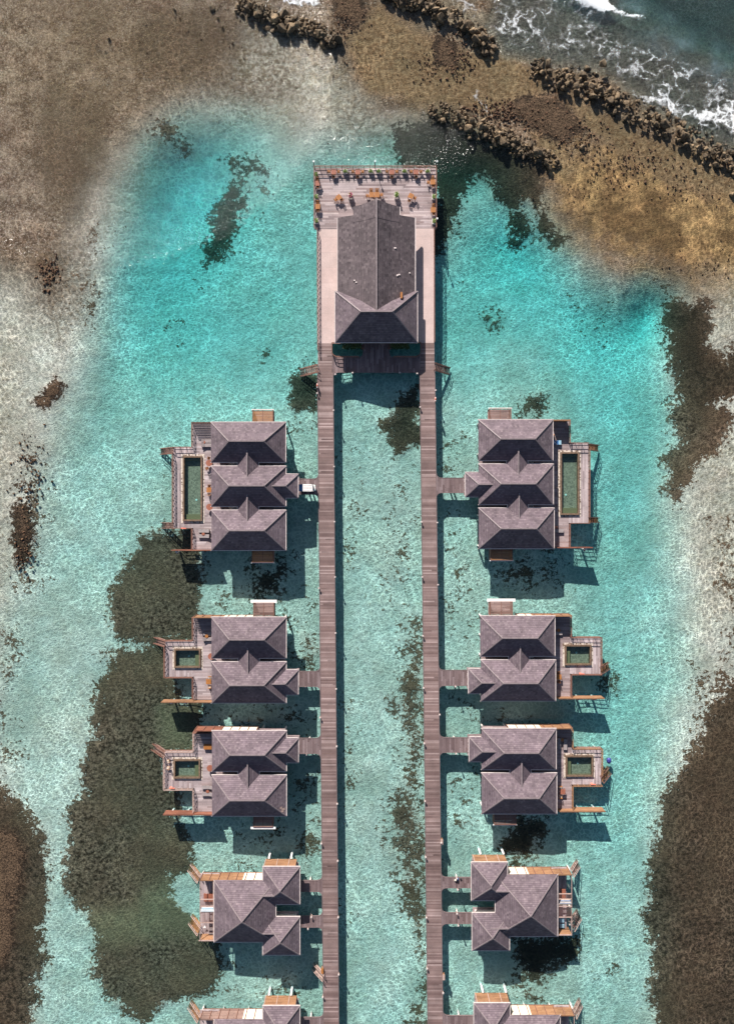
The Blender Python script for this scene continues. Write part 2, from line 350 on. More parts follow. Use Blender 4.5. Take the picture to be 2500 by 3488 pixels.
PX = lambda x, z=-1.4: x*F/(ZC-z)+1250
PY = lambda y, z=-1.4: 1744-y*F/(ZC-z)
def soft(d, w): return np.clip(.5-d/(2*w), 0, 1)
def smooth(t): return t*t*(3-2*t)
def mk_masks(gx, gy):
    px, py = PX(gx), PY(gy)
    wx = px+(fbm(gx, gy, 9, 3)-.5)*45; wy = py+(fbm(gx, gy, 9, 13)-.5)*45
    g = np.zeros(gx.shape)
    for pts, wt in GR: g = np.maximum(g, soft(sdf(wx, wy, pts), 58 if wt >= .8 else 80)*min(wt+(.085 if wt < .8 else 0), 1)+(.16 if wt >= .8 else 0)*(sdf(wx, wy, pts) < 40)*np.clip((40-sdf(wx, wy, pts))/60, 0, 1)+(.2*(sdf(wx, wy, pts) < 0) if wt > 1 else 0))
    m = {'g': g}
    m['rub'] = smooth(soft(sdf(wx, wy, RUB), 130)); m['lag'] = smooth(soft(sdf(wx, wy, LAG), 120))
    m['oce'] = smooth(soft(sdf(wx, wy, OCE), 40)); m['dep'] = smooth(soft(sdf(wx, wy, DEP), 90))
    m['gold'] = smooth(soft(sdf(wx, wy, GOLD), 110))
    m['cor'] = np.max([soft(sdf(wx, wy, q), 35) for q in COR], 0)
    m['pale'] = smooth(np.max([soft(sdf(wx, wy, q), 100) for q in PALE], 0))
    m['sand'] = smooth(np.max([soft(sdf(wx, wy, q), 30) for q in SAND], 0))
    m['grn'] = smooth(np.max([soft(sdf(wx, wy, q), 50) for q in GRN], 0))
    DK = [GR[k][0] for k in (1, 10, 16, 6, 21, 30, 32, 25, 55, 57)]+[[(1280,400),(1500,330),(1800,480),(1860,560),(1800,700),(1560,760),(1290,600)]]
    m['dk'] = np.max([smooth(soft(sdf(wx, wy, q), 60)) for q in DK], 0)
    m['dk'] = np.maximum(m['dk'], .55*np.max([smooth(soft(sdf(wx, wy, GR[k][0]), 60)) for k in (41, 52)], 0))
    BR = [[(480,40),(760,60),(980,160),(1040,330),(860,370),(620,340),(520,260),(440,180)], [(180,260),(380,380),(360,620),(250,780),(130,600)], [(300,60),(400,40),(380,200),(280,240)], [(1180,330),(1350,420),(1250,520),(1120,470)], [(1180,180),(1290,240),(1270,300),(1160,260)], [(150,860),(330,820),(330,1050),(200,1200),(120,1050)]]
    m['brn'] = smooth(np.max([soft(sdf(wx, wy, q), 55) for q in BR], 0))
    m['px'] = px; m['py'] = py
    return m
BL = [(250,2400,220,1000,-.32),(1290,2700,150,900,-.12),(1560,560,190,110,1.2),(1330,500,150,80,.5),(2150,900,150,110,.5),(640,640,200,190,2.3),(560,930,260,320,1.3),(1000,1000,260,330,.7),(1760,860,180,180,1.5),(1560,1100,200,250,.8),(2000,1100,260,250,1.2),(2210,1060,90,120,1.3),(2120,1500,190,480,.9),(300,1700,180,480,.25),(2080,2500,170,500,.5),(650,1250,400,300,.5),(1150,720,150,150,.4)]
def depth(m):
    px, py = m['px'], m['py']; d = .80+0*px
    for x, y, sx, sy, a in BL: d = d+a*np.exp(-((px-x)/sx)**2-((py-y)/sy)**2)
    d = .13*(1-m['lag'])+d*m['lag']
    d = d*(1-m['oce'])+(.5+1.9*m['dep'])*m['oce']
    return d
def attr(me, name, cols):
    a = me.color_attributes.new(name, 'FLOAT_COLOR', 'POINT')
    arr = np.ones((len(me.vertices), 4), np.float32)
    for i, c in enumerate(cols): arr[:, i] = c.ravel()
    a.data.foreach_set('color', arr.ravel())
def add(me, name, mat, kind='structure'):
    me.materials.append(M[mat]); o = bpy.data.objects.new(name, me); C.objects.link(o); o['kind'] = kind; return o
store = {}
def zseabed(gx, gy):
    m = mk_masks(gx, gy); store['m'] = m; d = depth(m); store['d'] = d
    z = -d+(fbm(gx, gy, 5, 40)-.5)*.35*np.clip(d, .3, 1)
    gg = np.clip((m['g']+(fbm(gx, gy, 2.5, 50)-.5)*.6-.4)*4, 0, 1)
    z += gg*.18*np.clip(d, 0, 1)+np.clip(m['cor']+(fbm(gx, gy, 1.5, 60)-.5)*.8-.4, 0, 1)*.35
    z += (fbm(gx, gy, .9, 70, 2)-.5)*.12
    return np.minimum(z, np.where(m['oce'] > .3, -.35, .12))
gx, gy, v, f, idx = grid('seabed', zseabed, .4, 70, 96, 420)
me = bpy.data.meshes.new('seabed'); me.from_pydata(v.tolist(), [], f.tolist()); me.polygons.foreach_set('use_smooth', [True]*len(f))
m_ = store['m']
attr(me, 'ma', (m_['g'], m_['rub'], m_['cor'])); attr(me, 'mb', (m_['gold'], m_['oce'], m_['pale'])); attr(me, 'mc', (m_['sand'], m_['grn'], m_['dep'])); attr(me, 'md', (m_['dk'], m_['brn']))
def seabedmat():
    q = NT('seabed'); tc = q.n('NewGeometry').outputs['Position']
    def at(n):
        a = q.n('Attribute'); a.attribute_name = n; s_ = q.n('SeparateColor'); q.l(a.outputs['Color'], s_.inputs[0]); return s_.outputs
    A, B, D, DK_ = at('ma'), at('mb'), at('mc'), at('md')
    n1, n2, n3, n4 = q.noise(tc, .35, 5, .6), q.noise(tc, 1.6, 4, .65), q.noise(tc, .09, 3), q.noise(tc, 4.5, 3, .7)
    sand = q.mix(q.ramp(n1, .3, .7), (.65,.62,.54), (.80,.77,.69))
    sand = q.mix(q.math('MULTIPLY', q.ramp(q.noise(tc, .07, 5, .6), .45, .62), .35), sand, (.52,.50,.40)); sand = q.mix(q.math('MULTIPLY', q.ramp(n2, .56, .70), .5), sand, (.40,.38,.27))
    rub = q.mix(q.ramp(q.math('ADD', q.math('MULTIPLY', n1, .55), q.math('MULTIPLY', n2, .45)), .40, .60), (.165,.098,.058), (.42,.295,.205))
    rub = q.mix(q.math('MULTIPLY', q.ramp(n4, .50, .64), .75), rub, (.09,.055,.034))
    rub = q.mix(q.math('MULTIPLY', q.ramp(n4, .45, .32), .7), rub, (.62,.53,.44))
    wr_ = q.n('CombineXYZ'); col = q.mix(A[1], sand, rub)
    big = q.noise(tc, .045, 4, .6); rub = q.mix(q.math('MULTIPLY', q.ramp(big, .52, .66), .6), rub, (.145,.086,.048)); rub = q.mix(q.math('MULTIPLY', q.ramp(big, .46, .34), .5), rub, (.46,.40,.30))
    pale = q.mix(q.ramp(q.math('ADD', q.math('MULTIPLY', n2, .6), q.math('MULTIPLY', n1, .4)), .42, .60), (.66,.60,.50), (.34,.29,.21))
    col = q.mix(q.math('MULTIPLY', B[2], .8), col, pale)
    rub = q.mix(q.math('MULTIPLY', DK_[1], q.math('ADD', .25, q.math('MULTIPLY', q.ramp(n1, .35, .6), .5))), rub, (.12,.075,.042)); col = q.mix(A[1], sand, rub); col = q.mix(q.math('MULTIPLY', B[2], .8), col, pale); col = q.mix(q.math('MULTIPLY', DK_[1], q.math('MULTIPLY', q.ramp(n2, .35, .6), .55)), col, (.15,.10,.06))
    gold = q.mix(q.ramp(n1, .38, .62), (.60,.365,.17), (.26,.155,.075)); gold = q.mix(q.math('MULTIPLY', q.ramp(q.noise(tc, .11, 4, .6), .50, .60), .8), gold, (.21,.125,.06)); gold = q.mix(q.math('MULTIPLY', q.ramp(n4, .5, .66), .5), gold, (.11,.065,.033))
    col = q.mix(B[0], col, gold)
    sn = q.mix(q.ramp(n2, .4, .65), (.36,.245,.14), (.22,.135,.07)); col = q.mix(D[0], col, sn)
    oc = q.mix(q.ramp(n2, .35, .65), (.10,.068,.056), (.20,.145,.118)); oc = q.mix(D[2], oc, (.05,.05,.045)); col = q.mix(B[1], col, oc)
    # clumps
    t = q.math('ADD', A[0], q.math('ADD', q.math('MULTIPLY', q.math('SUBTRACT', n1, .5), 1.35), q.math('MULTIPLY', q.math('SUBTRACT', n2, .5), 1.5)))
    t = q.math('ADD', t, q.math('MULTIPLY', q.math('SUBTRACT', n4, .5), .7)); gm = q.ramp(t, .42, .55)
    gcol = q.mix(q.ramp(n2, .36, .62), (.045,.030,.019), (.245,.165,.115)); gcol = q.mix(q.ramp(n3, .4, .65), gcol, (.17,.112,.072))
    gcol = q.mix(q.math('MULTIPLY', q.ramp(n4, .5, .68), .6), gcol, (.022,.018,.012)); gcol = q.mix(q.math('MULTIPLY', q.ramp(n4, .42, .28), .5), gcol, (.38,.30,.20))
    gcol = q.mix(q.math('MULTIPLY', D[1], .7), gcol, (.26,.215,.13))
    gcol = q.mix(q.math('MULTIPLY', DK_[0], .75), gcol, (.03,.028,.018)); col = q.mix(gm, col, gcol)
    ct = q.math('ADD', A[2], q.math('ADD', q.math('MULTIPLY', q.math('SUBTRACT', n2, .5), 1.2), q.math('MULTIPLY', q.math('SUBTRACT', n4, .5), .8)))
    cc = q.mix(q.ramp(n4, .38, .62), (.035,.025,.018), (.135,.092,.06)); col = q.mix(q.ramp(ct, .5, .62), col, cc)
    q.l(col, q.b.inputs['Base Color']); q.b.inputs['Roughness'].default_value = .95; q.b.inputs['Specular IOR Level'].default_value = .05
    h = q.math('ADD', q.math('MULTIPLY', n2, .7), q.math('MULTIPLY', n4, .5)); q.bump(h, .8, .35)
seabedmat(); add(me, 'seabed', 'seabed')

# water: closed box with a fine top sheet
FO = [([(1920,-30),(1960,10),(2030,45),(2110,60),(2200,85),(2190,62),(2100,35),(2060,0),(2030,-30)], 1.15, 14),
      ([(2180,60),(2300,90),(2400,130),(2520,200),(2520,270),(2420,230),(2330,180),(2200,120)], .50, 60),
      ([(2100,290),(2200,310),(2260,270),(2330,340),(2420,350),(2520,300),(2560,520),(2480,480),(2380,440),(2280,400),(2180,360)], .72, 40),
      ([(1500,-40),(1640,-40),(1640,60),(1680,150),(1650,190),(1600,100),(1540,40)], .56, 40),
      ([(1610,290),(1640,300),(1650,350),(1720,385),(1700,395),(1640,385),(1600,330)], .62, 22),
      ([(900,-30),(1100,-30),(1090,25),(1020,30),(950,10)], .75, 18), ([(1080,0),(1180,0),(1160,30),(1090,40)], .45, 20),
      ([(1600,-100),(1980,-100),(2100,90),(2300,140),(2600,300),(2600,480),(2300,400),(2050,250),(1850,215),(1700,200),(1640,100)], .50, 60)]
def zwater(gx, gy):
    px, py = PX(gx, 0), PY(gy, 0)
    fo = np.max([soft(sdf(px+(fbm(gx, gy, 3, 90)-.5)*40, py+(fbm(gx, gy, 3, 95)-.5)*40, p), w_)*k for p, k, w_ in FO], 0); store['fo'] = fo
    oc = smooth(soft(sdf(px, py, OCE), 40)); store['oc'] = oc
    ch = np.clip(1-np.hypot((px-300)/900, (py-250)/750), 0, 1)**.6; ch = np.maximum(ch, .5*np.clip(1-np.hypot((px-1400)/500, (py-500)/250), 0, 1)); store['ch'] = ch
    teal = np.clip(1-np.abs(sdf(px, py, [(1940,-20),(2120,50),(2520,260),(2520,255),(2120,44),(1945,-25)]))/90, 0, 1); store['teal'] = teal
    z = (fbm(gx, gy, 4, 77)-.5)*.10*(1+4*oc)
    brk = np.exp(-(sdf(px, py, [(1880,-60),(1960,0),(2050,40),(2190,75),(2180,70),(2050,34),(1960,-6)])/26)**2)
    return z+brk*.5*oc+fo*.12*oc
gx, gy, v, f, idx = grid('water', zwater, .6, 70, 96, 420)
b = list(idx[0, :])+list(idx[1:, -1])+list(idx[-1, -2::-1])+list(idx[-2:0:-1, 0])
n0 = len(v); low = v[b].copy(); low[:, 2] = -14; v2 = np.vstack([v, low]); nb = len(b)
fl = f.tolist()+[[int(b[k]), n0+k, n0+(k+1) % nb, int(b[(k+1) % nb])] for k in range(nb)]+[[n0+nb-1-k for k in range(nb)]]
me = bpy.data.meshes.new('water'); me.from_pydata(v2.tolist(), [], fl); me.polygons.foreach_set('use_smooth', [True]*len(f)+[False]*(nb+1))
pad = lambda a: np.concatenate([a.ravel(), np.zeros(nb)])
attr(me, 'wa', (pad(store['fo']), pad(store['ch']), pad(store['teal'])))
attr(me, 'wb', (pad(store['oc']),))
def watermat():
    q = NT('sea_water'); t = q.t; out = t.nodes['Material Output']; t.nodes.remove(q.b)
    tc = q.n('NewGeometry').outputs['Position']
    a = q.n('Attribute'); a.attribute_name = 'wa'; s_ = q.n('SeparateColor'); q.l(a.outputs['Color'], s_.inputs[0]); fo, ch, teal = s_.outputs[0], s_.outputs[1], s_.outputs[2]
    a2 = q.n('Attribute'); a2.attribute_name = 'wb'; s2 = q.n('SeparateColor'); q.l(a2.outputs['Color'], s2.inputs[0]); oc = s2.outputs[0]
    # caustic light net painted into the surface tint: cell borders pass more light
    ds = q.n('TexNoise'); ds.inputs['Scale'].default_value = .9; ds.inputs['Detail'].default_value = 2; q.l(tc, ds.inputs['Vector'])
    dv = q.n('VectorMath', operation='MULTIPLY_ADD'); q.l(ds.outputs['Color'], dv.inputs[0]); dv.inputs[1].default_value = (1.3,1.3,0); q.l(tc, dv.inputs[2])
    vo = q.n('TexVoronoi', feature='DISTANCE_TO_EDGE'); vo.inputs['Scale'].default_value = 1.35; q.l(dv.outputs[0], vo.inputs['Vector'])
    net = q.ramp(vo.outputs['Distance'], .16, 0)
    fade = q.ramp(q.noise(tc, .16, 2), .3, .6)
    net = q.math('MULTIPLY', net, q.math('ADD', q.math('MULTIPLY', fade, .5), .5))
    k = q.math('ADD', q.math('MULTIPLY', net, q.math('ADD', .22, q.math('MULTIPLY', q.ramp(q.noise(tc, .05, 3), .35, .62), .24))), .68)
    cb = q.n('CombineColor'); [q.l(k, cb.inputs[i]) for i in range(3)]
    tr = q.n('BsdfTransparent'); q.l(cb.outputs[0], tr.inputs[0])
    gl = q.n('BsdfGlossy'); gl.inputs['Roughness'].default_value = .09
    bp = q.n('Bump'); bp.inputs['Distance'].default_value = .42
    q.l(q.math('ADD', .12, q.math('MULTIPLY', q.math('MAXIMUM', ch, q.math('MULTIPLY', oc, .7)), .85)), bp.inputs['Strength'])
    q.l(q.math('ADD', q.noise(tc, 3.6, 3, .65), q.math('MULTIPLY', q.noise(tc, .9, 2), 1.2)), bp.inputs['Height']); q.l(bp.outputs[0], gl.inputs['Normal'])
    gm_ = q.n('NewGeometry'); dt = q.n('VectorMath', operation='DOT_PRODUCT'); q.l(bp.outputs[0], dt.inputs[0]); q.l(gm_.outputs['Incoming'], dt.inputs[1])
    fz = q.math('POWER', q.math('SUBTRACT', 1, q.math('ABSOLUTE', dt.outputs['Value']), clamp=True), 5)
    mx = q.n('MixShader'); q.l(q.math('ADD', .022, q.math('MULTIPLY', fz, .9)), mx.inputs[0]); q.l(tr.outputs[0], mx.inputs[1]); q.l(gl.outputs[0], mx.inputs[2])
    # foam
    v2_ = q.n('TexVoronoi', feature='DISTANCE_TO_EDGE'); v2_.inputs['Scale'].default_value = .42
    d3 = q.n('TexNoise'); d3.inputs['Scale'].default_value = .5; d3.inputs['Detail'].default_value = 4; q.l(tc, d3.inputs['Vector'])
    d4 = q.n('VectorMath', operation='MULTIPLY_ADD'); q.l(d3.outputs['Color'], d4.inputs[0]); d4.inputs[1].default_value = (4,4,0); q.l(tc, d4.inputs[2]); q.l(d4.outputs[0], v2_.inputs['Vector'])
    lace = q.ramp(v2_.outputs['Distance'], .16, 0)
    nf = q.noise(tc, 1.4, 5, .7); nl = q.noise(tc, .22, 4, .6)
    ft = q.math('ADD', q.math('ADD', fo, q.math('MULTIPLY', q.math('SUBTRACT', lace, .45), .20)), q.math('ADD', q.math('MULTIPLY', q.math('SUBTRACT', nf, .5), .75), q.math('MULTIPLY', q.math('SUBTRACT', nl, .5), .6)))
    fm = q.math('MULTIPLY', q.ramp(ft, .50, .92), q.ramp(fo, .05, .2))
    df = q.n('BsdfDiffuse'); df.inputs[0].default_value = (.80,.83,.85,1)
    m2 = q.n('MixShader'); q.l(q.math('MULTIPLY', fm, .92), m2.inputs[0]); q.l(mx.outputs[0], m2.inputs[1]); q.l(df.outputs[0], m2.inputs[2])
    aer = q.n('BsdfDiffuse'); aer.inputs[0].default_value = (.13,.22,.26,1)   # aerated water behind the breaker
    m3 = q.n('MixShader'); q.l(q.math('MULTIPLY', q.math('MULTIPLY', teal, q.ramp(q.math('ADD', nl, q.math('MULTIPLY', nf, .3)), .5, .85)), .38), m3.inputs[0]); q.l(m2.outputs[0], m3.inputs[1]); q.l(aer.outputs[0], m3.inputs[2])
    q.l(m3.outputs[0], out.inputs['Surface'])
    va = q.n('VolumeAbsorption'); va.inputs['Color'].default_value = (0, .90, .95, 1); va.inputs['Density'].default_value = .27
    q.l(va.outputs[0], out.inputs['Volume'])
watermat(); add(me, 'water', 'sea_water')
#@@BUILD
# ------------------------------------------------------------ shared builders
EZ = 4.1                               # eave height of the villas
TS = .66
def hip(m, x0, x1, y0, y1, z, t=TS, drop=0.0):
    """hipped roof over a plan rectangle in metres, ridge on the long side; returns ridge ends"""
    if x0 > x1: x0, x1 = x1, x0
    if y0 > y1: y0, y1 = y1, y0
    w, d = x1-x0, y1-y0; h = min(w, d)/2; zt = z+h*t
    cx, cy = (x0+x1)/2, (y0+y1)/2
    a = Vector((x0+h, cy, zt)) if w >= d else Vector((cx, y0+h, zt))
    b = Vector((x1-h, cy, zt)) if w >= d else Vector((cx, y1-h, zt))
    p = [Vector((x0,y0,z)), Vector((x1,y0,z)), Vector((x1,y1,z)), Vector((x0,y1,z))]
    if w >= d: fs = [(p[0],p[1],b,a), (p[1],p[2],b), (p[2],p[3],a,b), (p[3],p[0],a)]
    else: fs = [(p[0],p[1],a), (p[1],p[2],b,a), (p[2],p[3],b), (p[3],p[0],a,b)]
    for q in fs:
        q = [v for i, v in enumerate(q) if (v-q[i-1]).length > 1e-4]
        m.poly(q)
    m.poly([v-Vector((0,0,.16)) for v in p[::-1]])
    for i in range(4): m.poly([p[i]-Vector((0,0,.16)), p[(i+1)%4]-Vector((0,0,.16)), p[(i+1)%4], p[i]])
    return p, a, b
def caps(m, p, a, b):
    e = .05
    if (a-b).length > .1: m.bar(a+Vector((0,0,e)), b+Vector((0,0,e)), .2, .1)
    for c in p:
        t = a if (c-a).length < (c-b).length else b
        m.bar(c+Vector((0,0,e)), t+Vector((0,0,e)), .17, .09)
def gutters(m, x0, x1, y0, y1, z, sides='NSEW'):
    if x0 > x1: x0, x1 = x1, x0
    if y0 > y1: y0, y1 = y1, y0
    z0, z1 = z-.13, z+.02; g = .11
    if 'N' in sides: m.box(x0-g, x1+g, y1+.003, y1+g, z0, z1)
    if 'S' in sides: m.box(x0-g, x1+g, y0-g, y0-.003, z0, z1)
    if 'E' in sides: m.box(x1+.003, x1+g, y0, y1, z0, z1)
    if 'W' in sides: m.box(x0-g, x0-.003, y0, y1, z0, z1)
def gable(m, x0, x1, y0, y1, z, t=TS, ns=True):
    if x0 > x1: x0, x1 = x1, x0
    if y0 > y1: y0, y1 = y1, y0
    if ns:
        c = (x0+x1)/2; zt = z+(x1-x0)/2*t
        m.poly([(x0,y1,z),(x0,y0,z),(c,y0,zt),(c,y1,zt)]); m.poly([(x1,y0,z),(x1,y1,z),(c,y1,zt),(c,y0,zt)])
        m.poly([(x0,y0,z),(x1,y0,z),(c,y0,zt)]); m.poly([(x1,y1,z),(x0,y1,z),(c,y1,zt)]); return (c,y0,zt), (c,y1,zt)
    c = (y0+y1)/2; zt = z+(y1-y0)/2*t
    m.poly([(x0,y0,z),(x1,y0,z),(x1,c,zt),(x0,c,zt)]); m.poly([(x1,y1,z),(x0,y1,z),(x0,c,zt),(x1,c,zt)])
    m.poly([(x0,y1,z),(x0,y0,z),(x0,c,zt)]); m.poly([(x1,y0,z),(x1,y1,z),(x1,c,zt)]); return (x0,c,zt), (x1,c,zt)
def pbox(m, ax, ay, bx, by, z0, z1, z=DZ):
    return m.box(X(ax, z), X(bx, z), Y(ay, z), Y(by, z), z0, z1)
def railing(m, pts, z=DZ, h=1.0, step=.95, pw=.07):
    for a, b in zip(pts[:-1], pts[1:]):
        a, b = Vector((a[0], a[1], z)), Vector((b[0], b[1], z)); L = (b-a).length; n = max(1, round(L/step))
        for k in range(n+1):
            p = a.lerp(b, k/n); m.box(p.x-pw/2, p.x+pw/2, p.y-pw/2, p.y+pw/2, z-.2, z+h-.03)
        up = Vector((0,0,1)); m.bar(a+up*h, b+up*h, .11, .06); m.bar(a+up*h*.62, b+up*h*.62, .07, .06); m.bar(a+up*h*.22, b+up*h*.22, .05, .05)
def pxl(pts, z=DZ): return [(X(a, z), Y(b, z)) for a, b in pts]
def lattice(m, a, b, z0, z1, s=.17, w=.07):
    a, b = Vector(a), Vector(b); L = (b-a).length; d = (b-a)/L; n = int(L/s)
    for k in range(n+1):
        p = a+d*(k*L/n); m.bar((p.x,p.y,z0), (p.x,p.y,z1), w, .03)
    n = int((z1-z0)/s)
    for k in range(n+1):
        z = z0+(z1-z0)*k/n; m.bar((a.x,a.y,z), (b.x,b.y,z), .045, w)
def stairs(m, r, top, bot, wid, z0=DZ, z1=-.9, n=9):
    """a flight from point top to point bot (metres)"""
    t, b = Vector((top[0],top[1],z0)), Vector((bot[0],bot[1],z1)); d = (b-t); h = Vector((d.x,d.y,0)).normalized(); s = Vector((-h.y,h.x,0))
    for k in range(n):
        p = t+d*((k+.5)/n); q = h*(Vector((d.x,d.y,0)).length/n*.40)
        m.hexa([p-q-s*wid/2, p+q-s*wid/2, p+q+s*wid/2, p-q+s*wid/2]+[v+Vector((0,0,.05)) for v in (p-q-s*wid/2, p+q-s*wid/2, p+q+s*wid/2, p-q+s*wid/2)])
    for sg in (-1, 1):
        o = s*sg*(wid/2+.05); m.bar(t+o, b+o, .08, .22)
        u = Vector((0,0,.95)); r.bar(t+o+u, b+o+u, .09, .07); r.bar(t+o+u*.5, b+o+u*.5, .06, .05)
        for k in range(4):
            p = t.lerp(b, k/3)+o; r.bar(p, p+u, .06)
def fillet(m, cx, cy, r, qx, qy, z0, z1):
    """fills the corner at (cx,cy) whose open quadrant points to (qx,qy), leaving a rounded edge"""
    ox, oy = cx+qx*r, cy+qy*r; pts = [(cx, cy)]; n = 8
    for k in range(n+1):
        t = math.pi/2*k/n; pts.append((ox-qx*r*math.sin(t), oy-qy*r*math.cos(t)))
    if qx*qy < 0: pts = [pts[0]]+pts[1:][::-1]
    m.prism(pts, z0, z1)
def piles(root, pts, z=1.35, zb=-2.2, r=.16, mat='concrete'):
    for x, y in pts: MB().cyl(x, y, zb, z, r, 10).build('pile', mat, root)

def villa_body(root, roofs, conns, porch, side, dark=False):
    """roofs: list of (x0,y0,x1,y1) apparent pixels at eave height"""
    mr, mc, mg, mw, mf = MB(), MB(), MB(), MB(), MB(); wr = []
    for k, (a, b, c, d) in enumerate(roofs):
        x0, x1, y0, y1 = X(a, EZ), X(c, EZ), Y(d, EZ), Y(b, EZ); wr.append((x0, x1, y0, y1))
        rm = MB(); g = hip(rm, x0, x1, y0, y1, EZ); o = rm.build('main_roof', 'shingle', root)
        cm = MB(); caps(cm, *g); cm.build('ridge_cap', 'ridge', o)
        gm = MB(); gutters(gm, x0, x1, y0, y1, EZ, 'NSE' if side > 0 else 'NSE'); gm.build('gutter', 'gutter', o)
        wm = MB(); wm.box(x0+.75, x1-.75, y0+.7, y1-.7, DZ+.004, EZ-.1); wm.build('wall', 'plaster', root)
        dm = MB(); xw = x0+.75 if side < 0 else x1-.75
        for j in range(3):
            yy = y0+1.2+(y1-y0-2.4)*(j+.5)/3; dm.box(xw-.04, xw+.04, yy-.62, yy+.62, DZ+.15, EZ-.5)
        dm.build('sliding_door', 'glass_dark', root)
    for (cx, hw, i, j) in conns:
        x0, x1 = X(cx-hw, EZ), X(cx+hw, EZ); ya = wr[i][2]+ (wr[i][3]-wr[i][2])*.45; yb = wr[j][3]-(wr[j][3]-wr[j][2])*.45
        rm = MB(); a, b = gable(rm, x0, x1, yb, ya, EZ+.01); o = rm.build('link_roof', 'shingle', root)
        cm = MB(); cm.bar(Vector(a)+Vector((0,0,.05)), Vector(b)+Vector((0,0,.05)), .2, .1); cm.build('ridge_cap', 'ridge', o)
        gm = MB(); yg0, yg1 = wr[j][3]+.02, wr[i][2]-.02
        for q in ((x0-.1, x0), (x1, x1+.1)): MB().box(*q, yg0, yg1, EZ-.12, EZ+.03).build('gutter', 'gutter', o)
    if porch:
        a, b, c, d, i = porch; x0, x1, y0, y1 = X(a, EZ), X(c, EZ), Y(d, EZ), Y(b, EZ); w0 = wr[i]
        if side < 0: x0 = w0[1]-2.2
        else: x1 = w0[0]+2.2
        rm = MB(); zt = (y1-y0)/2*TS; h = (y1-y0)/2; cy = (y0+y1)/2
        # hip on the outer end only
        xo, xi = (x1, x0) if side < 0 else (x0, x1); s = -1 if side < 0 else 1; z = EZ+.012; r_ = Vector((xo+s*h, cy, z+zt)); q_ = Vector((xi, cy, z+zt))
        A, B, Cc, D = Vector((xo,y0,z)), Vector((xo,y1,z)), Vector((xi,y1,z)), Vector((xi,y0,z))
        fs = [[B, A, r_], [A, D, q_, r_], [Cc, B, r_, q_]] if s > 0 else [[A, B, r_], [D, A, r_, q_], [B, Cc, q_, r_]]
        for q in fs: rm.poly(q)
        o = rm.build('porch_roof', 'shingle', root); cm = MB(); e = Vector((0,0,.05)); cm.bar(r_+e, q_+e, .2, .1); cm.bar(A+e, r_+e, .17, .09); cm.bar(B+e, r_+e, .17, .09); cm.build('ridge_cap', 'ridge', o)
        xe = w0[1]+.12 if side < 0 else w0[0]-.12
        gm = MB(); gm.box(xo-.06, xo+.06, y0-.1, y1+.1, z-.13, z+.02); gm.box(min(xo,xe), max(xo,xe), y0-.1, y0-.003, z-.13, z+.02); gm.box(min(xo,xe), max(xo,xe), y1+.003, y1+.1, z-.13, z+.02); gm.build('gutter', 'gutter', o)
        for yy in (y0+.9, y1-.9): MB().box(xo+s*.95-.08, xo+s*.95+.08, yy-.08, yy+.08, DZ, EZ-.02).build('porch_post', 'rail_wood', root)
    return wr
def slab(root, x0, x1, y0, y1, mat='deck_brown'):
    MB().box(x0, x1, y0, y1, 1.3, DZ).build('floor_deck', mat, root)
def shower(root, a, b, c, d, mat, plank, wr, top):
    """slatted bathroom box beside the villa; plank: y pixels of its white board"""
    z = 3.3; x0, x1, y0, y1 = X(a, z), X(c, z), Y(d, z), Y(b, z); s = MB(); fr = MB(); pb = MB()
    ya, yb = (y0, y1) if top else (y0, y1)
    n = int((y1-y0)/.21)
    for k in range(n): s.box(x0+.1, x1-.1, y0+.05+k*(y1-y0-.1)/n, y0+.05+k*(y1-y0-.1)/n+.13, z-.06, z)
    s.build('roof_slats', mat, root)
    fr.box(x0, x0+.1, y0, y1, z-.14, z+.03); fr.box(x1-.1, x1, y0, y1, z-.14, z+.03); fr.box((x0+x1)/2-.04, (x0+x1)/2+.04, y0, y1, z+.005, z+.04)
    for yy in (y0-.06, y1): fr.box(x0, x1, yy, yy+.06, z-.14, z+.02)
    for xx in (x0, x1-.1):
        for yy in (y0, y1-.1): fr.box(xx, xx+.1, yy, yy+.1, 1.4, z-.141)
    fr.build('shower_frame', 'rail_wood', root)
    MB().box(x0, x1, y0, y1, 1.3, 1.55).build('shower_floor', 'deck_brown', root)
    for xx in (x0+.1, x1-.16): MB().box(xx, xx+.06, y0+.1, y1-.1, 1.56, z-.25).build('shower_wall', 'fence_red', root)
    if plank:
        e = .45 if plank > 1 else .12; zz = z-.1
        if top: pb.box(x0-e, x1+e, y1+.01, y1+.18+.32*(plank > 1), zz-.25, zz)
        else: pb.box(x0-e, x1+e, y0-.18-.22*(plank > 1), y0-.01, zz-.25, zz)
        pb.build('white_board', 'white', root)
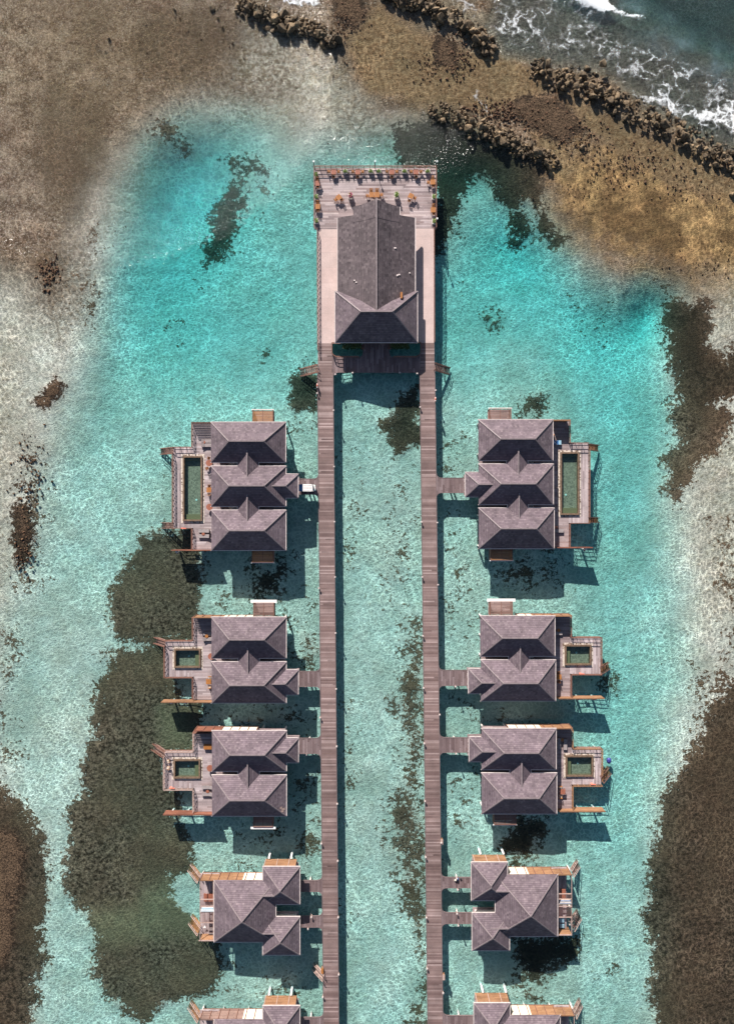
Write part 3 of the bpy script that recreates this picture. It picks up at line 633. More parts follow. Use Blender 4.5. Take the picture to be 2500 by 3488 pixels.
def pool(root, a, b, c, d, side, long=True):
    z = DZ+.3; x0, x1, y0, y1 = X(a, z), X(c, z), Y(d, z), Y(b, z); t = .27
    peb = MB(); e = .32
    for q in ((x0-e,x1+e,y1,y1+e),(x0-e,x1+e,y0-e,y0),(x0-e,x0,y0,y1),(x1,x1+e,y0,y1)): peb.box(*q, DZ-.1, DZ+.03)
    peb.build('pebble_border', 'pebbles', root)
    rim = MB()
    for q in ((x0,x1,y1-t,y1),(x0,x1,y0,y0+t),(x0,x0+t,y0+t,y1-t),(x1-t,x1,y0+t,y1-t)): rim.box(*q, DZ-1.0, z-.004*(q[2] == y0+t))
    rim.build('pool_rim', 'rim_stone', root)
    fl = MB(); fl.box(x0+t, x1-t, y0+t, y1-t, DZ-.65, DZ-.56); o = fl.build('pool_floor', 'pool_tile', root)
    lx, ly = (x0+x1)/2+(.0), (y0+y1)/2-(1.9 if long else -.25); l = MB(); l.cyl(lx-.1*side+(.4 if long and side < 0 else -.4 if long else 0), ly, DZ-.56, DZ-.5, .17, 14); l.build('drain_cover', 'tile_light', o)
    if long:
        for q in ((y1-t-.5, y1-t-.004, DZ-.1), (y0+t+.004, y0+t+.9, DZ-.2)): MB().box(x0+t+.004, x1-t-.004, q[0], q[1], DZ-.55, q[2]).build('pool_bench', 'pool_bench', root)
    else:
        xx = x1-t-.75 if side < 0 else x0+t+.004; MB().box(xx, xx+.74, y0+t+.004, y1-t-.004, DZ-.55, DZ-.2).build('pool_bench', 'pool_bench', root)
    MB().box(x0+t+.002, x1-t-.002, y0+t+.002, y1-t-.002, z-.25, z-.14).build('pool_water', 'pool_water', root)
    MB().box(x0, x1, y0, y1, .1, DZ-1.01).build('pool_tank', 'concrete', root)
    return (x0-e, x1+e, y0-e, y1+e)
def decks(root, side, xs, ys, xp, yp, xr, pr):
    """xs: outer x of main strip, ys: its y range, xp/yp: pool deck, xr: wall side; pr: pool rectangle (m)"""
    xo, xpd, xi = X(xs), X(xp), xr; ya, yb = Y(ys[0]), Y(ys[1]); pa, pb = Y(yp[0]), Y(yp[1])
    m = MB(); m.box(xo, xi, pa, ya, 1.35, DZ); m.box(xo, xi, yb, pb, 1.35, DZ)
    px0, px1 = (pr[0], pr[1]); inner = px1 if side < 0 else px0; outer = px0 if side < 0 else px1
    m.box(inner, xi, pb, pa, 1.35, DZ)
    split = xo if (xo-outer)*(inner-xo) > 0 else inner
    for yy0, yy1 in ((pr[3], pa), (pb, pr[2])):
        m.box(split, inner, yy0, yy1, 1.35, DZ)
    m.build('main_deck', 'deck_wood' if side < 0 else 'deck_brown', root)
    m = MB(); m.box(xpd, outer, pb, pa, 1.35, DZ)
    for yy0, yy1 in ((pr[3], pa), (pb, pr[2])): m.box(outer, split, yy0, yy1, 1.35, DZ)
    m.build('pool_deck', 'deck_wood_across', root)
    e = MB(); w_ = .1
    P_ = [(xo,ya),(xo,pa),(xpd,pa),(xpd,pb),(xo,pb),(xo,yb)]
    for (ax, ay), (bx, by) in zip(P_[:-1], P_[1:]): e.bar((ax,ay,1.42),(bx,by,1.42), .1, .3)
    e.build('edge_beam', 'rail_wood', root)
    return P_
def privacy(root, xa, xb, ypx, mat, thick=.12, z0=.9, z1=2.75, pp=()):
    y = Y(ypx, z1); m = MB(); x0, x1 = X(xa, z1), X(xb, z1); m.box(min(x0,x1), max(x0,x1), y-thick/2, y+thick/2, z0, z1); m.build('privacy_screen', mat, root)
    c = MB(); c.box(min(x0,x1)-.05, max(x0,x1)+.05, y-.1, y+.1, z1+.003, z1+.06); c.build('screen_cap', mat, root)
    for px in pp: 
        xx = X(px, z0); MB().cyl(xx, y-.32, -2.3, 1.9, .17, 10).build('pile', 'white', root)
        MB().box(xx-.14, xx+.14, y-.75, y-.1, .75, .95).build('screen_bracket', 'rail_pale', root)
def nfence(root, xa, xb, xw0, xw1, ypx, mat, z0=1.2, z1=3.75, off=.55):
    """tall north fence: timber part and white wall part with posts and a ledge in front of it"""
    z = z1; y = Y(ypx, z); X0, X1 = sorted((X(xa, z), X(xb, z))); W0, W1 = sorted((X(xw0, z), X(xw1, z)))
    m = MB(); m.box(X0, W0, y-.05, y+.05, z0, z1) if X0 < W0-.05 else None
    if W1 < X1-.05: m.box(W1, X1, y-.05, y+.05, z0, z1)
    m.box(X0-.05, X1+.05, y-.09, y+.09, z1+.003, z1+.08)
    m.build('north_fence', mat, root)
    MB().box(W0, W1, y-.06, y+.055, z0, z1).build('fence_wall', 'cream', root)
    r = MB(); n = int((X1-X0)/1.35)
    for k in range(n+1):
        xx = X0+(X1-X0)*k/n; r.box(xx-.05, xx+.05, y+.06, y+.16, z0, z1)
    r.box(X0, X1, y+.065, y+.13, z0+.1, z0+.2); r.build('fence_post', 'rail_wood', root)
def ppts(P_, step=2.6, ins=.25):
    out = []
    for a, b in zip(P_[:-1], P_[1:]):
        L = math.hypot(b[0]-a[0], b[1]-a[1]); n = max(1, int(L/step))
        for k in range(n): out.append((a[0]+(b[0]-a[0])*k/n, a[1]+(b[1]-a[1])*k/n))
    return out[1:]

def villa(name, label, side, roofs, conns, porch, deck, poolr, showers, privs, fences, rails, trell, stair, long, railm, group=None):
    r0 = roofs[0]; loc = (X((r0[0]+r0[2])/2, EZ), Y((r0[1]+roofs[-1][3])/2, EZ), 0)
    root = thing('water_villa', label, 'villa', loc, group)
    wr = villa_body(root, roofs, conns, porch, side)
    bx0, bx1 = min(w[0] for w in wr)+.5, max(w[1] for w in wr)-.4
    by0, by1 = wr[-1][2]+.3, wr[0][3]-.3
    slab(root, bx0, bx1, by0, by1)
    if porch:
        h = wr[porch[4]]; yy0, yy1 = Y(porch[3], EZ)+.3, Y(porch[1], EZ)-.3
        if side < 0: MB().box(bx1, X(porch[2], EZ)-.05, yy0, yy1, 1.3, DZ).build('porch_floor', 'deck_brown', root)
        else: MB().box(X(porch[0], EZ)+.05, bx0, yy0, yy1, 1.3, DZ).build('porch_floor', 'deck_brown', root)
    pr = pool(root, *poolr, side, long)
    xs, ys, xp, yp = deck
    P_ = decks(root, side, xs, ys, xp, yp, bx0 if side < 0 else bx1, pr)
    m = MB(); s = .06*side
    for pts in rails: railing(m, pxl(pts))
    m.build('railing', railm, root)
    if trell:
        m = MB(); xa, xb, ty = trell; lattice(m, (X(xa), Y(ty), 0), (X(xb), Y(ty), 0), DZ, DZ+1.75); m.build('trellis', 'rail_wood', root)
    for a in showers: shower(root, *a[:4], a[4], a[5], wr, a[6])
    for a in privs: privacy(root, *a)
    for a in fences: nfence(root, *a)
    for (t, b_, wd) in stair:
        m, r = MB(), MB(); stairs(m, r, pxl([t])[0], pxl([b_])[0], wd); o = m.build('steps', 'slat_dark' if side < 0 else 'fence_wood', root); r.build('handrail', 'rail_wood', o)
    qx_, qy_ = (bx0+bx1)/2, (by0+by1)/2
    pts = [(x+(.55 if x < qx_ else -.55), y+(.5 if y < qy_ else -.5)) for x, y in ppts(P_)]+[(bx0+(bx1-bx0)*i/3, by0+(by1-by0)*j/4) for i in range(4) for j in (0, 1, 2, 3, 4)]
    piles(root, pts)
    # pale floor slab and dark unit seen in the slit between the roofs
    for i in range(len(wr)-1):
        gy = (wr[i][2]+wr[i+1][3])/2; xc = wr[0][0]+3.4 if side < 0 else wr[0][1]-3.4
        MB().box(xc-.9+.9*side*-0, xc+.5, gy-.5, gy+.5, DZ+.004, DZ+.03).build('floor_mat', 'cream' if side < 0 else 'cushion', root)
        m = MB(); xd = X(803 if side < 0 else 1801, DZ); m.cyl(xd, gy, DZ+.45, DZ+.75, .3, 14); m.box(xd-.7, xd+.7, gy-.45, gy+.45, DZ+.01, DZ+.44); m.build('wash_basin', 'white', root)
    return root
LX = (660, 721)
GV = None
vLA = villa('water_villa', 'largest west villa, three hipped roofs in a row and a long narrow pool', -1,
    [(719.6,1438.3,972.9,1573.9), (720.4,1587.7,973.7,1724.1), (721.2,1737.9,973.7,1873.9)], [(845.5,35.5,0,1), (846,35.5,1,2)],
    (973,1614.9,1015.9,1695.7,1), (657.5,(1441,1873),592,(1524.4,1799)), (623,1553,689.5,1775),
    [(860,1397,931,1436,'slat_orange',1,True), (858,1876,932,1915,'slat_orange',1,False)],
    [(585,722,1874,'fence_red',.1,.9,2.7,(606,))], [], 
    [[(657.5,1441),(657.5,1524),(594,1524)], [(592,1547),(592,1781)], [(592,1799),(657.5,1799),(657.5,1871)]],
    (659,722,1442), [((592,1535),(536,1535),.9), ((592,1790),(540,1790),.85)], True, 'rail_wood')
vLB = villa('water_villa', 'west villa with a white plank on its north shower and a small pool', -1,
    [(721,2102.4,974.8,2241.2), (722,2254.6,974.8,2394.2)], [(847.8,35.5,0,1)], (974,2281.4,1016.6,2366.2,1),
    (659.8,(2099,2383),564,(2181.5,2305)), (593.6,2210,684,2275), [(863,2054,934,2101,'slat_dark',2,True)],
    [(550,722,2392,'fence_wood',.12,.9,2.75,(587.6,636))], [(660,862,760,862,2103,'fence_wood')],
    [[(659.8,2101),(659.8,2181),(566,2181)], [(564,2200),(564,2305),(659.8,2305),(659.8,2380)]], (661,722,2100),
    [((564,2190),(515,2186),.9)], False, 'rail_wood')
vLC = villa('water_villa', 'west villa with a reddish privacy screen and a white plank on its south shower', -1,
    [(722.7,2489.5,975.6,2626.7), (722.7,2640.5,975.6,2779)], [(847.3,36,0,1)], (975,2514,1017,2597.5,0),
    (661.8,(2488,2764.7),562.4,(2557,2684.8)), (591.6,2587,683,2652), [(863,2780,930,2817,'slat_dark',2,False)],
    [(557,722,2775,'fence_red',.12,.9,2.75,(586,639))], [(663,874,756,874,2489,'fence_red')],
    [[(661.8,2490),(661.8,2557),(566,2557)], [(562.4,2576),(562.4,2684.8),(661.8,2684.8),(661.8,2762)]], (663,722,2488.5),
    [((563,2566),(509,2553),.9)], False, 'rail_pale')
vRA = villa('water_villa', 'largest east villa, three hipped roofs in a row and a long narrow pool', 1,
    [(1629,1429.8,1881.6,1568.2), (1630,1580.4,1883,1718), (1630,1730.6,1885.7,1868)], [(1760.7,35.5,0,1), (1763,34.5,1,2)],
    (1584.5,1608.8,1630,1692,1), (1936.4,(1430,1865),2003,(1510,1782)), (1907.6,1539.8,1972.5,1753.7),
    [(1666,1392,1741,1428,'slat_dark',1,True), (1670,1870,1746,1908,'slat_orange',1,False)],
    [(1886,2017,1865,'fence_red',.1,.9,2.7,(1990,))], [(1884,1940,1884,1884.5,1431,'fence_wood')],
    [[(1936.4,1432),(1936.4,1510),(2001,1510)], [(2003,1532),(2003,1762)], [(2003,1782),(1936.4,1782),(1936.4,1863)]],
    None, [((2003,1523),(2050,1524),.9), ((2003,1771),(2050,1772),.8)], True, 'rail_wood')
vRB = villa('water_villa', 'east villa with a white plank on its north shower and a small pool', 1,
    [(1634.9,2098.2,1888.3,2234.5), (1637.4,2248.3,1890.8,2387.2)], [(1767,35,0,1)], (1594.7,2278,1637,2362,1),
    (1941,(2095,2379.6),2043.5,(2169.3,2295.2)), (1923,2196.5,2013.8,2266), [(1668,2050,1746,2097,'slat_dark',2,True)],
    [(1898,2057,2379,'fence_wood',.12,.9,2.75,(1969,2022.6))], [(1762,1946,1764,1814,2098,'fence_wood')],
    [[(1941,2097),(1941,2169.3),(2043.5,2169.3),(2043.5,2266)], [(2043.5,2295),(1941,2295.2),(1941,2377)]], None,
    [((2043,2282),(2086,2274),.95)], False, 'rail_wood')
vRC = villa('water_villa', 'east villa with a south shower box and a pool near a blue float', 1,
    [(1639.5,2481.8,1892.5,2620.7), (1640,2633.6,1894.6,2771.6)], [(1771.6,35,0,1)], (1597,2510,1640,2594,0),
    (1946,(2479.7,2764),2046,(2545.8,2672)), (1926,2573.8,2020,2645.8), [(1682,2773,1758,2809,'slat_dark',1,False)],
    [(1902,2060,2764,'fence_wood',.12,.9,2.75,(1970,2025))], [(1731,1948,1733,1843,2481,'fence_wood')],
    [[(1946,2482),(1946,2545.8),(2046,2545.8),(2046,2636)], [(2046,2672),(1946,2672),(1946,2762)]], None,
    [((2046,2652),(2087,2636),1.0)], False, 'fence_wood')

def big_villa(label, side, mainr, nb, sb, deckx, seen_south=True, beams=(), n_extra=None):
    loc = (X((mainr[0]+mainr[2])/2, EZ), Y((mainr[1]+mainr[3])/2, EZ), 0)
    root = thing('water_villa', label, 'villa', loc); wr = []
    for q in (mainr, nb, sb):
        x0, x1, y0, y1 = X(q[0], EZ), X(q[2], EZ), Y(q[3], EZ), Y(q[1], EZ); wr.append((x0,x1,y0,y1))
        rm = MB(); g = hip(rm, x0, x1, y0, y1, EZ, .68 if q is mainr else .66); o = rm.build('main_roof' if q is mainr else 'wing_roof', 'shingle', root)
        cm = MB(); caps(cm, *g); cm.build('ridge_cap', 'ridge', o); gm = MB(); gutters(gm, x0, x1, y0, y1, EZ, 'SEW' if q is mainr else 'NSEW'); gm.build('gutter', 'gutter', o)
        MB().box(x0+.7, x1-.7, y0+.7, y1-.7, DZ+.004, EZ-.1).build('wall', 'plaster', root)
    W, N, S_ = wr; xm = (N[0]+N[1])/2; xi = W[1] if side < 0 else W[0]; xin = xi-(2.6 if side < 0 else -2.6)
    for yr in ((N[2]+.05, W[3]-.04), (W[2]+.05, S_[3]-.04)):
        rm = MB(); a, b = gable(rm, xin, xm, yr[0], yr[1], EZ+.015, .66, False); o = rm.build('link_roof', 'shingle', root)
        cm = MB(); cm.bar(Vector(a)+Vector((0,0,.05)), Vector(b)+Vector((0,0,.05)), .2, .1); cm.build('ridge_cap', 'ridge', o)
    MB().box(W[0]+.4, W[1]-.4, W[2]+.4, W[3]-.4, 1.3, DZ).build('floor_deck', 'deck_brown', root)
    for Q in (N, S_): MB().box(Q[0]+.4, Q[1]-.4, Q[2]+.4, Q[3]-.4, 1.32, DZ-.006).build('floor_deck', 'deck_brown', root)
    m = MB(); cx = (N[0]+W[1])/2 if side < 0 else (N[1]+W[0])/2; m.bar((cx+.6*-side, N[2], 3.4), (cx+.6*-side, S_[3], 3.4), .25, .2); m.build('cross_beam', 'teak', root)
    # narrow deck with screens and beams
    xo = X(deckx); xw = W[0]+.4 if side < 0 else W[1]-.4; ya, yb = W[3]-.02, W[2]+.02
    MB().box(xo if side < 0 else xw, xw if side < 0 else xo-(.9 if side > 0 else 0), yb, ya, 1.35, DZ-.002).build('main_deck', 'deck_wood_across', root)
    z = 3.7; b_ = MB(); xa, xb = sorted((X(deckx, z), W[0]-.12 if side < 0 else W[1]+.12))
    for yy in beams: b_.bar((xa, Y(yy, z), z), (xb, Y(yy, z), z), .13, .13)
    b_.bar((xa+.05 if side < 0 else xb-.05, ya, z), (xa+.05 if side < 0 else xb-.05, yb-.1, z), .1, .1)
    b_.bar((xb-.12 if side < 0 else xa+.12, ya, z), (xb-.12 if side < 0 else xa+.12, yb-.1, z), .1, .1); b_.build('pergola_beam', 'rail_pale', root)
    wv = MB()
    for k in range(16):
        xx = xa+.1+(xb-xa-.2)*k/15
        if len(beams) > 4: wv.box(xx-.02, xx+.02, Y(beams[1], z), Y(beams[0], z), z+.03, z+.06); wv.box(xx-.02, xx+.02, Y(beams[4], z), Y(beams[3], z), z+.03, z+.06)
    if len(beams) > 4: wv.build('pergola_slats', 'rail_wood', root)
    f = MB(); f.box(xa, xb, yb-.1, yb-.0, 1.0, z-.1); f.build('south_screen', 'fence_wood', root)
    f = MB(); f.box(xa-.2, xb, yb-.14, yb+.04, z-.097, z-.02); f.build('screen_cap', 'rail_pale', root)
    piles(root, [(W[0]+.8+(W[1]-W[0]-1.6)*i/2, W[2]+.8+(W[3]-W[2]-1.6)*j/2) for i in range(3) for j in range(3)]+[(xo+.3*-side*-1*(-1), ya-.5-k*(ya-yb-1)/3) for k in range(4)])
    return root, W, N, S_, xa, xb
def stair_part(root, t, b_, wd, mat='slat_dark', rm='rail_pale', z1=-.9):
    m, r = MB(), MB(); stairs(m, r, pxl([t])[0], pxl([b_])[0], wd, z1=z1, n=11); o = m.build('steps', mat, root); r.build('handrail', rm, o)
def wingscreen(root, a, b, y, mat='fence_wood', white=True, z0=1.3, z1=3.9):
    yy = Y(y, z1); m = MB(); m.box(X(a, z1), X(b, z1), yy, yy+.12, z0, z1); m.build('wing_screen', mat, root)
    r = MB()
    for k in (0, .38, .75): xx = X(a, z1)+(X(b, z1)-X(a, z1))*(k+.02); r.box(xx-.05, xx+.05, yy+.12, yy+.2, z0, z1)
    r.build('fence_post', 'rail_pale', root)
    for px in (a+20, b-14): MB().cyl(X(px, 1.0), yy+.45, -2.3, 1.6, .19, 12).build('pile', 'white', root)
for (dy, nm, dx) in ((0, 'third west villa from the north end of its row, one large pyramid roof and two small wing roofs', 0), (474, 'west villa with a pyramid roof cut off by the bottom of the picture', 0)):
    r_, W, N, S_, xa, xb = big_villa(['west villa with a large pyramid roof, small wings and a reddish daybed', nm][dy > 0], -1, (730.9,2998.8+dy,939.2,3208.2+dy), (896.2,2952.4+dy,1020.9,3079.8+dy), (896.2,3123.2+dy,1020.9,3252.3+dy), 681.6, beams=[q+dy for q in (3063.6,3087,3106.6,3142.8,3099)])
    nfence(r_, 682.6, 895.5, 826, 895.5, 2998.5+dy, 'fence_wood' if dy == 0 else 'slat_dark', z0=.9)
    stair_part(r_, (681,2990+dy), (637,2970+dy), 1.0, 'fence_wood'); wingscreen(r_, 898, 1007, 2951.5+dy)
    if dy == 0: stair_part(r_, (681,3165), (640,3150), 1.3, 'slat_orange')
for (dy, dx) in ((0, 0), (479.5, 8.5)):
    r_, W, N, S_, xa, xb = big_villa(['east villa with a large pyramid roof, small wings and a striped towel', 'east villa with a pyramid roof cut off by the bottom of the picture'][dy > 0], 1, (1687+dx,2979+dy,1897.6+dx,3189+dy), (1605.5+dx,2937.5+dy,1727+dx,3066.6+dy), (1608+dx,3109.7+dy,1734+dx,3237+dy), 1947+dx, beams=[q+dy for q in (3044.6,3062,3080,3124,3087)])
    nfence(r_, 1733+dx, 1945+dx, 1735+dx, 1802+dx, 2979.5+dy, 'fence_wood', z0=.9)
    stair_part(r_, (1946+dx,2970+dy), (1980+dx,2958+dy), 1.0, 'slat_dark'); wingscreen(r_, 1614+dx, 1726+dx, 2936.5+dy)
    if dy == 0: stair_part(r_, (1946,3150), (1983,3134), 1.4, 'slat_dark')

m = MB(); z_ = EZ+.55
for (px, py, w_) in ((965,2758,.55), (958,2752,.35), (962,2764,.4)):
    x_, y_ = X(px, z_), Y(py, z_); e_ = X(975.6, EZ)
    f_ = lambda x: EZ+(e_-x)*TS+.035
    m.poly([(x_-w_/2,y_-.2,f_(x_-w_/2)), (x_+w_/2,y_-.2,f_(x_+w_/2)), (x_+w_/2,y_+.2,f_(x_+w_/2)), (x_-w_/2,y_+.2,f_(x_-w_/2))])
m.build('bare_patch', 'rail_pale', vLC)
# ------------------------------------------------------------ restaurant
rest = thing('restaurant', 'large building with a long gabled roof at the head of the two boardwalks', 'building', (X(1281), Y(960), 0))
m = MB(); pbox(m, 1070.6, 572.7, 1485, 781, 1.3, DZ); m.build('north_deck', 'restaurant_wood', rest)
m = MB(); pbox(m, 1081, 781, 1160, 1170, 1.32, DZ+.004); m.build('terrace', 'terrace', rest)
m = MB(); pbox(m, 1400, 778.5, 1477.5, 1168, 1.32, DZ+.004); m.build('terrace', 'terrace', rest)
m = MB(); pbox(m, 1160, 781, 1400, 1168, 1.32, DZ-.004); m.build('floor_deck', 'deck_brown', rest)
for q in ((1083,1170,1131.6,1258),(1431.5,1168,1479.4,1258)): m = MB(); pbox(m, *q, 1.3, DZ-.003); m.build('entrance_deck', 'boardwalk_wood', rest)
m = MB(); pbox(m, 1236, 1168, 1326.5, 1217.5, 1.3, DZ); pbox(m, 1131.6, 1217.5, 1431.5, 1269, 1.3, DZ)
for (a, b, q1, q2) in ((1131.6,1217.5,1,1),(1236,1217.5,-1,1),(1326.5,1217.5,1,1),(1431.5,1217.5,-1,1),(1134,1269,1,-1),(1431,1269,-1,-1)):
    fillet(m, X(a), Y(b), 1.0 if b > 1260 else .8, q1, q2, 1.3, DZ-.002)
m.build('cross_deck', 'gangway_wood', rest)
def rest_roof():
    z = 4.15; cx = X(1281.8, z); ho, hi_ = 6.45, 2.5; zi, zt = z+1.75, z+3.35
    y1, y0 = Y(741.5, z), Y(1079, z)
    def lay(h_out, ya, yb, yap=None):
        m = MB(); f = (h_out-hi_)/(ho-hi_); zo = zi-(zi-z)*f
        for s in (-1, 1):
            A = [(cx+s*h_out, yb, zo), (cx+s*hi_, yb, zi), (cx+s*hi_, ya, zi), (cx+s*h_out, ya, zo)]
            B = [(cx+s*hi_, yb, zi), (cx, yb, zt), (cx, ya, zt), (cx+s*hi_, ya, zi)]
            if yap: A[2] = (cx+s*hi_, yap+(ya-yap)*hi_/h_out, zi); B[2] = (cx, yap, zt); B[3] = A[2]
            if s > 0: A, B = A[::-1], B[::-1]
            m.poly(A[::-1]); m.poly(B[::-1])
        def yl(h): return ya if not yap else yap+(ya-yap)*h/h_out
        E = [(cx-h_out, ya, zo), (cx-hi_, yl(hi_), zi), (cx, yl(0), zt), (cx+hi_, yl(hi_), zi), (cx+h_out, ya, zo)]
        for p_, q_ in zip(E[:-1], E[1:]): m.poly([p_, q_, (q_[0], q_[1], q_[2]-.25), (p_[0], p_[1], p_[2]-.25)])
        return m, zo
    m, _ = lay(ho, y1, y0); g = m.build('gable_roof', 'shingle_dark', rest)
    m, _ = lay(3.85, Y(705, z+1.1), y1-1.2, Y(679, zt)); m.v = [p+Vector((0,0,.03)) for p in m.v]; m.build('prow_roof', 'shingle_dark', rest)
    c = MB(); c.bar((cx, y0, zt+.07), (cx, Y(679, zt), zt+.08), .2, .1); c.build('ridge_cap', 'ridge', g)
    gm = MB(); gm.box(cx+ho+.003, cx+ho+.13, y0, y1, z-.12, z+.03); gm.box(cx-ho-.08, cx-ho-.003, y0, y1, z-.12, z+.03); gm.box(cx+3.86, cx+3.96, y1+.02, Y(705, z+1.1), z+1.03, z+1.16); gm.build('gutter', 'gutter', g)
    x0, x1, ya, yb = X(1142, z), X(1421, z), Y(1166, z), Y(992, z)
    m = MB(); h = (yb-ya)/2; zz = z+.02; k = 3.55/h
    p, a, b = hip(m, x0, x1, ya, yb, zz, k); o = m.build('hip_roof', 'shingle', rest)
    c = MB(); caps(c, p, a, b); c.build('ridge_cap', 'ridge', o); gm = MB(); gutters(gm, x0, x1, ya, yb, zz, 'SEW'); gm.build('gutter', 'gutter', o)
    MB().box(cx-ho+.9, cx+ho-.9, y0, y1-1.0, DZ+.004, z-.1).build('wall', 'plaster', rest)
    MB().box(x0+.9, x1-.9, ya+.9, yb-.9, DZ+.004, z-.1).build('wall', 'plaster', rest)
    MB().box(X(1364,5.9), X(1370.5,5.9), Y(1016,5.9), Y(995,5.9), 4.6, 6.0).build('flue_box', 'teak', rest)
    for px, py, w_ in ((1346.8,842.5,.3),(1355,934,.2),(1361,931.5,.25),(1397,921,.15),(1353,936,.15),(1208,952,.22),(1214,959,.2),(1283,873,.12)): v = MB(); x_ = X(px, 6); g_ = abs(x_-cx); zr = z+(ho-g_)*(zi-z)/(ho-hi_) if g_ > hi_ else zi+(hi_-g_)*(zt-zi)/hi_; v.box(x_-w_*.8, x_+w_*.4, Y(py,6)-.1, Y(py,6)+.1, zr-.3, zr+.12); v.build('roof_vent', 'gutter', rest)
rest_roof()
m = MB()
railing(m, pxl([(1071,781),(1071,573.5),(1484.5,573.5),(1484.5,781)])); railing(m, pxl([(1081.5,783),(1083,1195)])); railing(m, pxl([(1477,781),(1478.8,1168)]))
def arcpts(pts): return pxl(pts)
railing(m, pxl([(1131.6,1171),(1131.6,1205),(1137,1213),(1146,1217.5),(1222,1217.5)])); railing(m, pxl([(1131.6,1171),(1160,1171)]))
railing(m, pxl([(1431.5,1171),(1431.5,1205),(1426,1213),(1416,1217.5),(1340,1217.5)])); railing(m, pxl([(1431.5,1170),(1400,1170)]))
m.build('railing', 'rail_wood', rest)
for px, py in ((1236,1180),(1326.5,1180)): m = MB(); pbox(m, px-6, py-3, px+6, py+10, DZ+.002, DZ+.9); m.build('reception_desk', 'rail_dark', rest)
piles(rest, [(X(1092+i*47), Y(590+j*58)) for i in range(9) for j in range(10)][:88], r=.2)
for (t, b_, lab) in (((1083.5,1256),(1018,1263),0), ((1479.5,1250),(1536,1257),1)): stair_part(rest, t, b_, 1.15 if lab == 0 else 1.05, 'slat_dark', 'rail_wood', -1.0)
for px in (1160, 1226, 1330, 1396):
    pass
for k, (px, lab) in enumerate(((1199,'dark green shrub under the west half of the restaurant south eave'), (1361,'dark green shrub under the east half of the restaurant south eave'))):
    sh = thing('shrub', lab, 'shrub', (X(px), Y(1176), 0)); lf = MB(); rr = random.Random(k)
    for i in range(420):
        x, y, z = X(px)+rr.uniform(-1.6,1.6), Y(1176)+rr.uniform(-.65,.55), 1.2+rr.random()*1.7; a = rr.uniform(0,6.3); s = .16
        d1 = Vector((math.cos(a), math.sin(a), rr.uniform(-.5,.5)))*s; d2 = Vector((-math.sin(a), math.cos(a), rr.uniform(-.5,.5)))*s*.6; c = Vector((x,y,z)); lf.poly([c-d1, c-d2, c+d1, c+d2])
    lf.build('foliage', 'shrub_leaf', sh); st = MB()
    for i in range(5): st.bar((X(px)-1.2+.6*i, Y(1176), -.6), (X(px)-1.2+.6*i+.1, Y(1176), 1.9), .08)
    st.build('stem', 'rail_dark', sh)

# ------------------------------------------------------------ boardwalks and gangways
def boardwalk(label, T, B):
    (xa, xb, ya), (xc, xd, yb) = T, B
    a, b, c, d = P(xa, ya), P(xb, ya), P(xd, yb), P(xc, yb); o3 = (a+b)/2
    root = thing('boardwalk', label, 'boardwalk', (o3.x, o3.y, 0))
    L = (a-d).length; fwd = (d-a).normalized(); rt = (b-a).normalized(); n = 60
    m = MB(); bm_ = MB()
    m.hexa([(p.x, p.y, 1.38) for p in (a, d, c, b)]+[(p.x, p.y, DZ) for p in (a, d, c, b)]); dk = m.build('deck_boards', 'boardwalk_wood', root)
    # planks run across: uv with u across the walk
    for s, (p, q) in ((-1, (a, d)), (1, (b, c))):
        e = MB(); o = rt*s*.06; e.bar((p.x+o.x, p.y+o.y, 1.5), (q.x+o.x, q.y+o.y, 1.5), .12, .26); e.build('edge_beam', 'edge_beam', root)
    cnt = int(L/4.6)
    for k in range(cnt):
        for s in (.12, .88):
            p = (a+(d-a)*((k+.5)/cnt)).lerp(b+(c-b)*((k+.5)/cnt), s); MB().cyl(p.x, p.y, -2.2, 1.3, .16, 8).build('pile', 'concrete', root)
        p0, p1 = a+(d-a)*((k+.5)/cnt), b+(c-b)*((k+.5)/cnt)
    return root
bwL = boardwalk('western boardwalk running from the restaurant past the west villas', (1082.8,1133.2,1258), (1104.5,1154,3620))
bwR = boardwalk('eastern boardwalk running from the restaurant past the east villas', (1431,1479.4,1258), (1459.5,1508.5,3620))
def gang(label, x0, x1, y0, y1, side, xw, trim=0):
    """x0..x1 span, xw: the boardwalk edge; side -1: boardwalk lies to the east"""
    root = thing('gangway', label, 'gangway', (X((x0+x1)/2), Y((y0+y1)/2), 0), 'gangways from the boardwalks to the villas')
    m = MB(); pbox(m, x0, y0, x1, y1, 1.4, DZ-.004); q = -1 if side < 0 else 1; xe = X(xw)
    fillet(m, xe, Y(y0), .85, q, 1, 1.4, DZ-.004); fillet(m, xe, Y(y1), .85, q, -1, 1.4, DZ-.004)
    m.build('deck_boards', 'gangway_wood', root)
    for yy in (y0, y1):
        e = MB(); s = 1 if yy == y0 else -1; o = .05*s; sx = X(x0 if side < 0 else x1); ex = xe+q*.85
        pts = [(sx, Y(yy)+o, 1.52), (ex, Y(yy)+o, 1.52)]
        for k in range(1, 6):
            t = math.pi/2*k/5; pts.append((ex-q*(.85-.05)*math.sin(t), Y(yy)+s*(.85-(.80)*math.cos(t)), 1.52))
        for p, r in zip(pts[:-1], pts[1:]): e.bar(p, r, .1, .2)
        e.build('edge_beam', 'edge_beam', root)
    piles(root, [(X((x0+x1)/2), Y(y0+6)), (X((x0+x1)/2), Y(y1-6))], r=.14)
bxl = lambda y: 1082.8+(1104.5-1082.8)*(y-1258)/2362
bxr = lambda y: 1479.4+(1508.5-1479.4)*(y-1258)/2362
